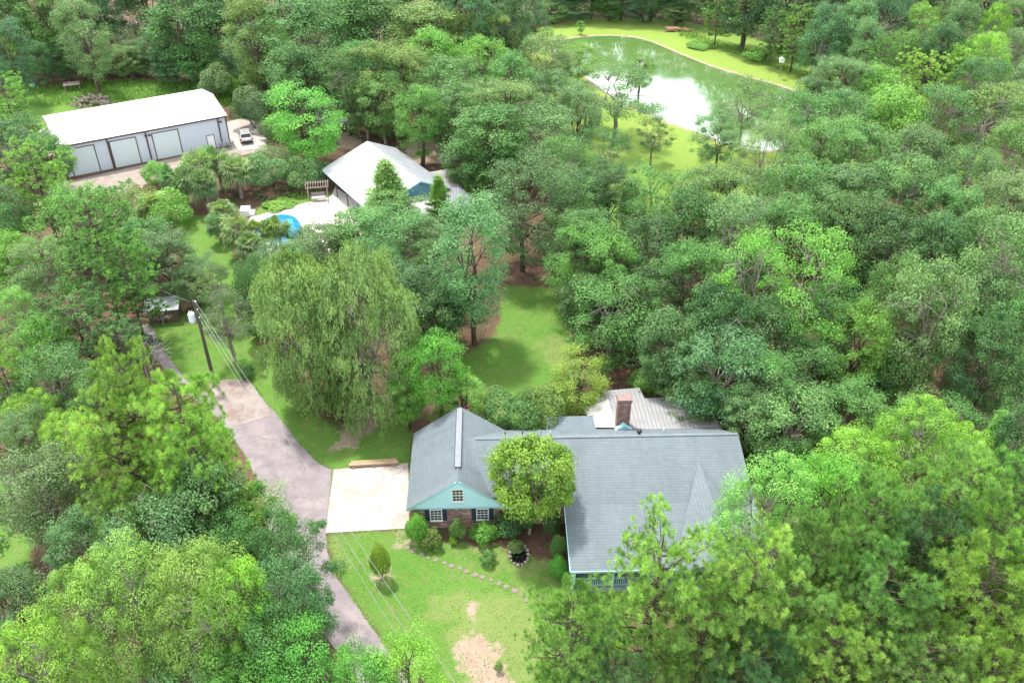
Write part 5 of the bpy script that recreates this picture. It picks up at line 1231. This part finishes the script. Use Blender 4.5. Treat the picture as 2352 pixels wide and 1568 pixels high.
p|O|1925|138|110|12|gr|pale grey crown right of the pond's far corner
p|O|2010|148|120|12|lt|light grey-green crown right of the pale grey one
p|P|2125|130|120|13|pl|yellowish pine in the upper right wood
p|O|1860|180|90|10|gr|low pale tree at the pond's right corner
p|O|2240|150|110|12|dk|dark crown below the wide lime crown
s|G|957|1182|52|b1243|bg|big glossy bright green rounded shrub at the garage's left corner
s|U|990|1212|50|b1253|ol|low yellowish mottled shrub right of the big glossy one
s|U|1052|1195|36|b1240|md|dark green shrub under the garage's left window
s|U|1041|1230|16|b1250|lm|tiny lime green shrub in front of the garage wall
s|U|1112|1197|60|b1240|lt|spreading yellow-green shrub under the garage's right window
s|U|1122|1262|36|b1292|md|low dark shrub in the mulch left of the garden pond
s|G|873|1250|46|b1330|mp|tall mottled shrub standing alone on the front lawn
s|U|1165|1175|60|b1225|dk|dark shrub behind the ornamental tree by the garage corner
s|U|1195|1160|60|b1215|dk|dark shrub filling the corner between garage and main block
s|G|1268|1178|42|b1228|dk|upper clipped dark shrub along the main block wall
s|G|1283|1228|38|b1283|md|middle clipped shrub along the main block wall
s|G|1281|1275|42|b1325|bg|lowest round clipped shrub along the main block wall
s|U|1145|1520|18|b1542|sg|clump of grey-green blades on the bare patch of the lawn
s|U|1185|1240|34|b1262|sg|grey-green plant at the back of the garden pond
s|U|565|838|36|b866|dk|dark spiky plant at the top of the driveway slab
'''
for ln in ROWS.strip().splitlines():
    g, k, u, v, w_, hh, ti, lb = ln.split('|'); put(k, float(u), float(v), float(w_), hh if hh[0] == 'b' else float(hh), ti, lb, GR[g])

# undergrowth: low leaves nobody could count, over the wood floors
areas = [(G((1580, 480), (2500, 480), (2500, 860), (1750, 860), (1560, 700)), .10), (G((-200, 60), (680, 60), (680, 150), (-200, 190)), .5), (G((1650, 60), (2500, 60), (2500, 300), (1960, 200)), .5),
         (G((-250, 450), (330, 520), (380, 800), (480, 1000), (640, 1330), (740, 1500), (600, 1800), (-100, 1800), (-300, 1000)), .45), (G((1720, 1120), (2500, 1050), (2500, 1800), (1500, 1800), (1480, 1480)), .45),
         (G((1180, -40), (2500, -40), (2500, 50), (1560, 50), (1340, 35), (1190, 60)), .5), (G((440, 440), (760, 420), (700, 450), (470, 500)), .4), (G((640, 110), (1230, 90), (1250, 240), (680, 260)), .3)]
C_, N_, V_ = [], [], []
for poly, dens in areas:
    big = 1.0
    if dens >= .5: dens, big = .45, 2.3
    pa_ = np.array(poly); lo, hi = pa_.min(0), pa_.max(0); n = int((hi[0]-lo[0])*(hi[1]-lo[1])*dens*.33); xy = rng.uniform(lo, hi, (n, 2)); xy = xy[inpoly(xy[:, 0], xy[:, 1], poly)]
    keep = sdist(xy[:, 0], xy[:, 1], POND) > 2; xy = xy[keep]
    for x, y in xy:
        k = int(34*big); r_ = rng.uniform(.5, 1.4)*big; d = unit(rng.normal(size=(k, 3))); d[:, 2] = np.abs(d[:, 2]); C_.append(np.array((x, y, .1))+d*r_*np.array((1, 1, .8))); N_.append(unit(d+rng.normal(size=(k, 3))*.4+np.array((0, 0, .6)))); V_.append(np.full(k, .4+rng.normal()*.15)+rng.normal(size=k)*.1)
me = leafmesh('undergrowth', np.concatenate(C_), np.concatenate(N_), .42*rng.uniform(.6, 1.2, sum(map(len, C_))), .6, np.concatenate(V_)); o = link(bpy.data.objects.new('undergrowth', me)); o.color = (.07, .15, .05, 1)
tag(o, 'low leafy undergrowth covering the wood floor between the trunks', 'undergrowth', kind='stuff')
# grass tufts, clover and litter on the lawns and creeping over the paving edges
def outline(n_): o_ = bpy.data.objects[n_]; me_ = o_.data; return [tuple(me_.vertices[i].co[:2]) for i in me_.polygons[0].vertices]
PAVE = [outline(n_) for n_ in ('driveway', 'driveway_slab', 'parking_pad')]
def scatter(name, polys, dens, size, colr, label, cat, zr_=(.01, .05), edges=0, over=.12):
    xy = []
    for poly in polys:
        pa_ = np.array(poly); lo, hi = pa_.min(0), pa_.max(0); n = int((hi[0]-lo[0])*(hi[1]-lo[1])*dens); q = rng.uniform(lo, hi, (n, 2)); xy.append(q[inpoly(q[:, 0], q[:, 1], poly)])
    if edges:
        for poly in PAVE:
            for a, c in zip(poly, poly[1:]+poly[:1]):
                a, c = np.array(a), np.array(c); n = int(np.linalg.norm(c-a)*edges); xy.append(a+(c-a)*rng.random((n, 1))+rng.normal(size=(n, 2))*.13)
    xy = np.concatenate(xy); keep = np.ones(len(xy), bool)
    for poly in PAVE: keep &= sdist(xy[:, 0], xy[:, 1], poly) > -over
    patch = np.sin(xy[:, 0]*1.3+2*np.sin(xy[:, 1]*.8))*np.cos(xy[:, 1]*1.1+1.7*np.sin(xy[:, 0]*.6))+rng.normal(size=len(xy))*.6
    keep &= patch > -.1; xy = xy[keep]; k = len(xy)
    me = leafmesh(name, np.column_stack([xy, rng.uniform(*zr_, k)]), unit(np.array((0, 0, 1.))+rng.normal(size=(k, 3))*.5), size*rng.uniform(.5, 1.4, k), .5, .45+rng.normal(size=k)*.15)
    o = link(bpy.data.objects.new(name, me)); o.color = (*colr, 1); tag(o, label, cat, kind='stuff')
scatter('grass_tufts', [LAWNS[0], LAWNS[1], LAWNS[2], LAWNS[3]], 36, .12, (.17, .33, .07), 'short tufts and clover mottling the lawns', 'grass', edges=55)
scatter('fallen_leaves', [LAWNS[0], LAWNS[1], LAWNS[3], G((480, 860), (640, 860), (700, 1060), (560, 1000))], 1.6, .12, (.42, .27, .17), 'scattered dry leaves on the lawns and driveway', 'leaves', (.06, .08), over=9)
scatter('forest_litter', [G((1290, 760), (1540, 760), (1640, 900), (1330, 920)), G((1150, 590), (1300, 590), (1300, 665), (1160, 660)), G((1180, 1210), (1300, 1210), (1300, 1300), (1150, 1290))], 26, .16, (.24, .15, .11), 'dry leaf litter on the bare ground under the oaks', 'leaf litter')
# tall weeds in the grass behind the barn and on the far pond bank
C_, N_, A_, V_ = [], [], [], []
for poly, dens in ((G((40, 205), (300, 185), (560, 195), (640, 230), (560, 250), (300, 230), (80, 250), (60, 240)), 14), (G((1560, 70), (1700, 110), (1860, 170), (1850, 185), (1700, 130), (1560, 85)), 14), (G((620, 458), (740, 440), (745, 452), (620, 470)), 20)):
    pa_ = np.array(poly); lo, hi = pa_.min(0), pa_.max(0); n = int((hi[0]-lo[0])*(hi[1]-lo[1])*dens); xy = rng.uniform(lo, hi, (n, 2)); xy = xy[inpoly(xy[:, 0], xy[:, 1], poly)]; k = len(xy)
    C_.append(np.column_stack([xy, rng.uniform(.1, .6, k)])); N_.append(unit(rng.normal(size=(k, 3)))); A_.append(unit(np.array((0, 0, 1.))+rng.normal(size=(k, 3))*.35)); V_.append(.5+rng.normal(size=k)*.15)
me = leafmesh('tall_weeds', np.concatenate(C_), np.concatenate(N_), .7*rng.uniform(.6, 1.2, sum(map(len, C_))), .16, np.concatenate(V_), np.concatenate(A_)); o = link(bpy.data.objects.new('tall_weeds', me)); o.color = (.09, .21, .03, 1)
tag(o, 'tall green weeds in the rough grass behind the barn and on the far pond bank', 'weeds', kind='stuff')
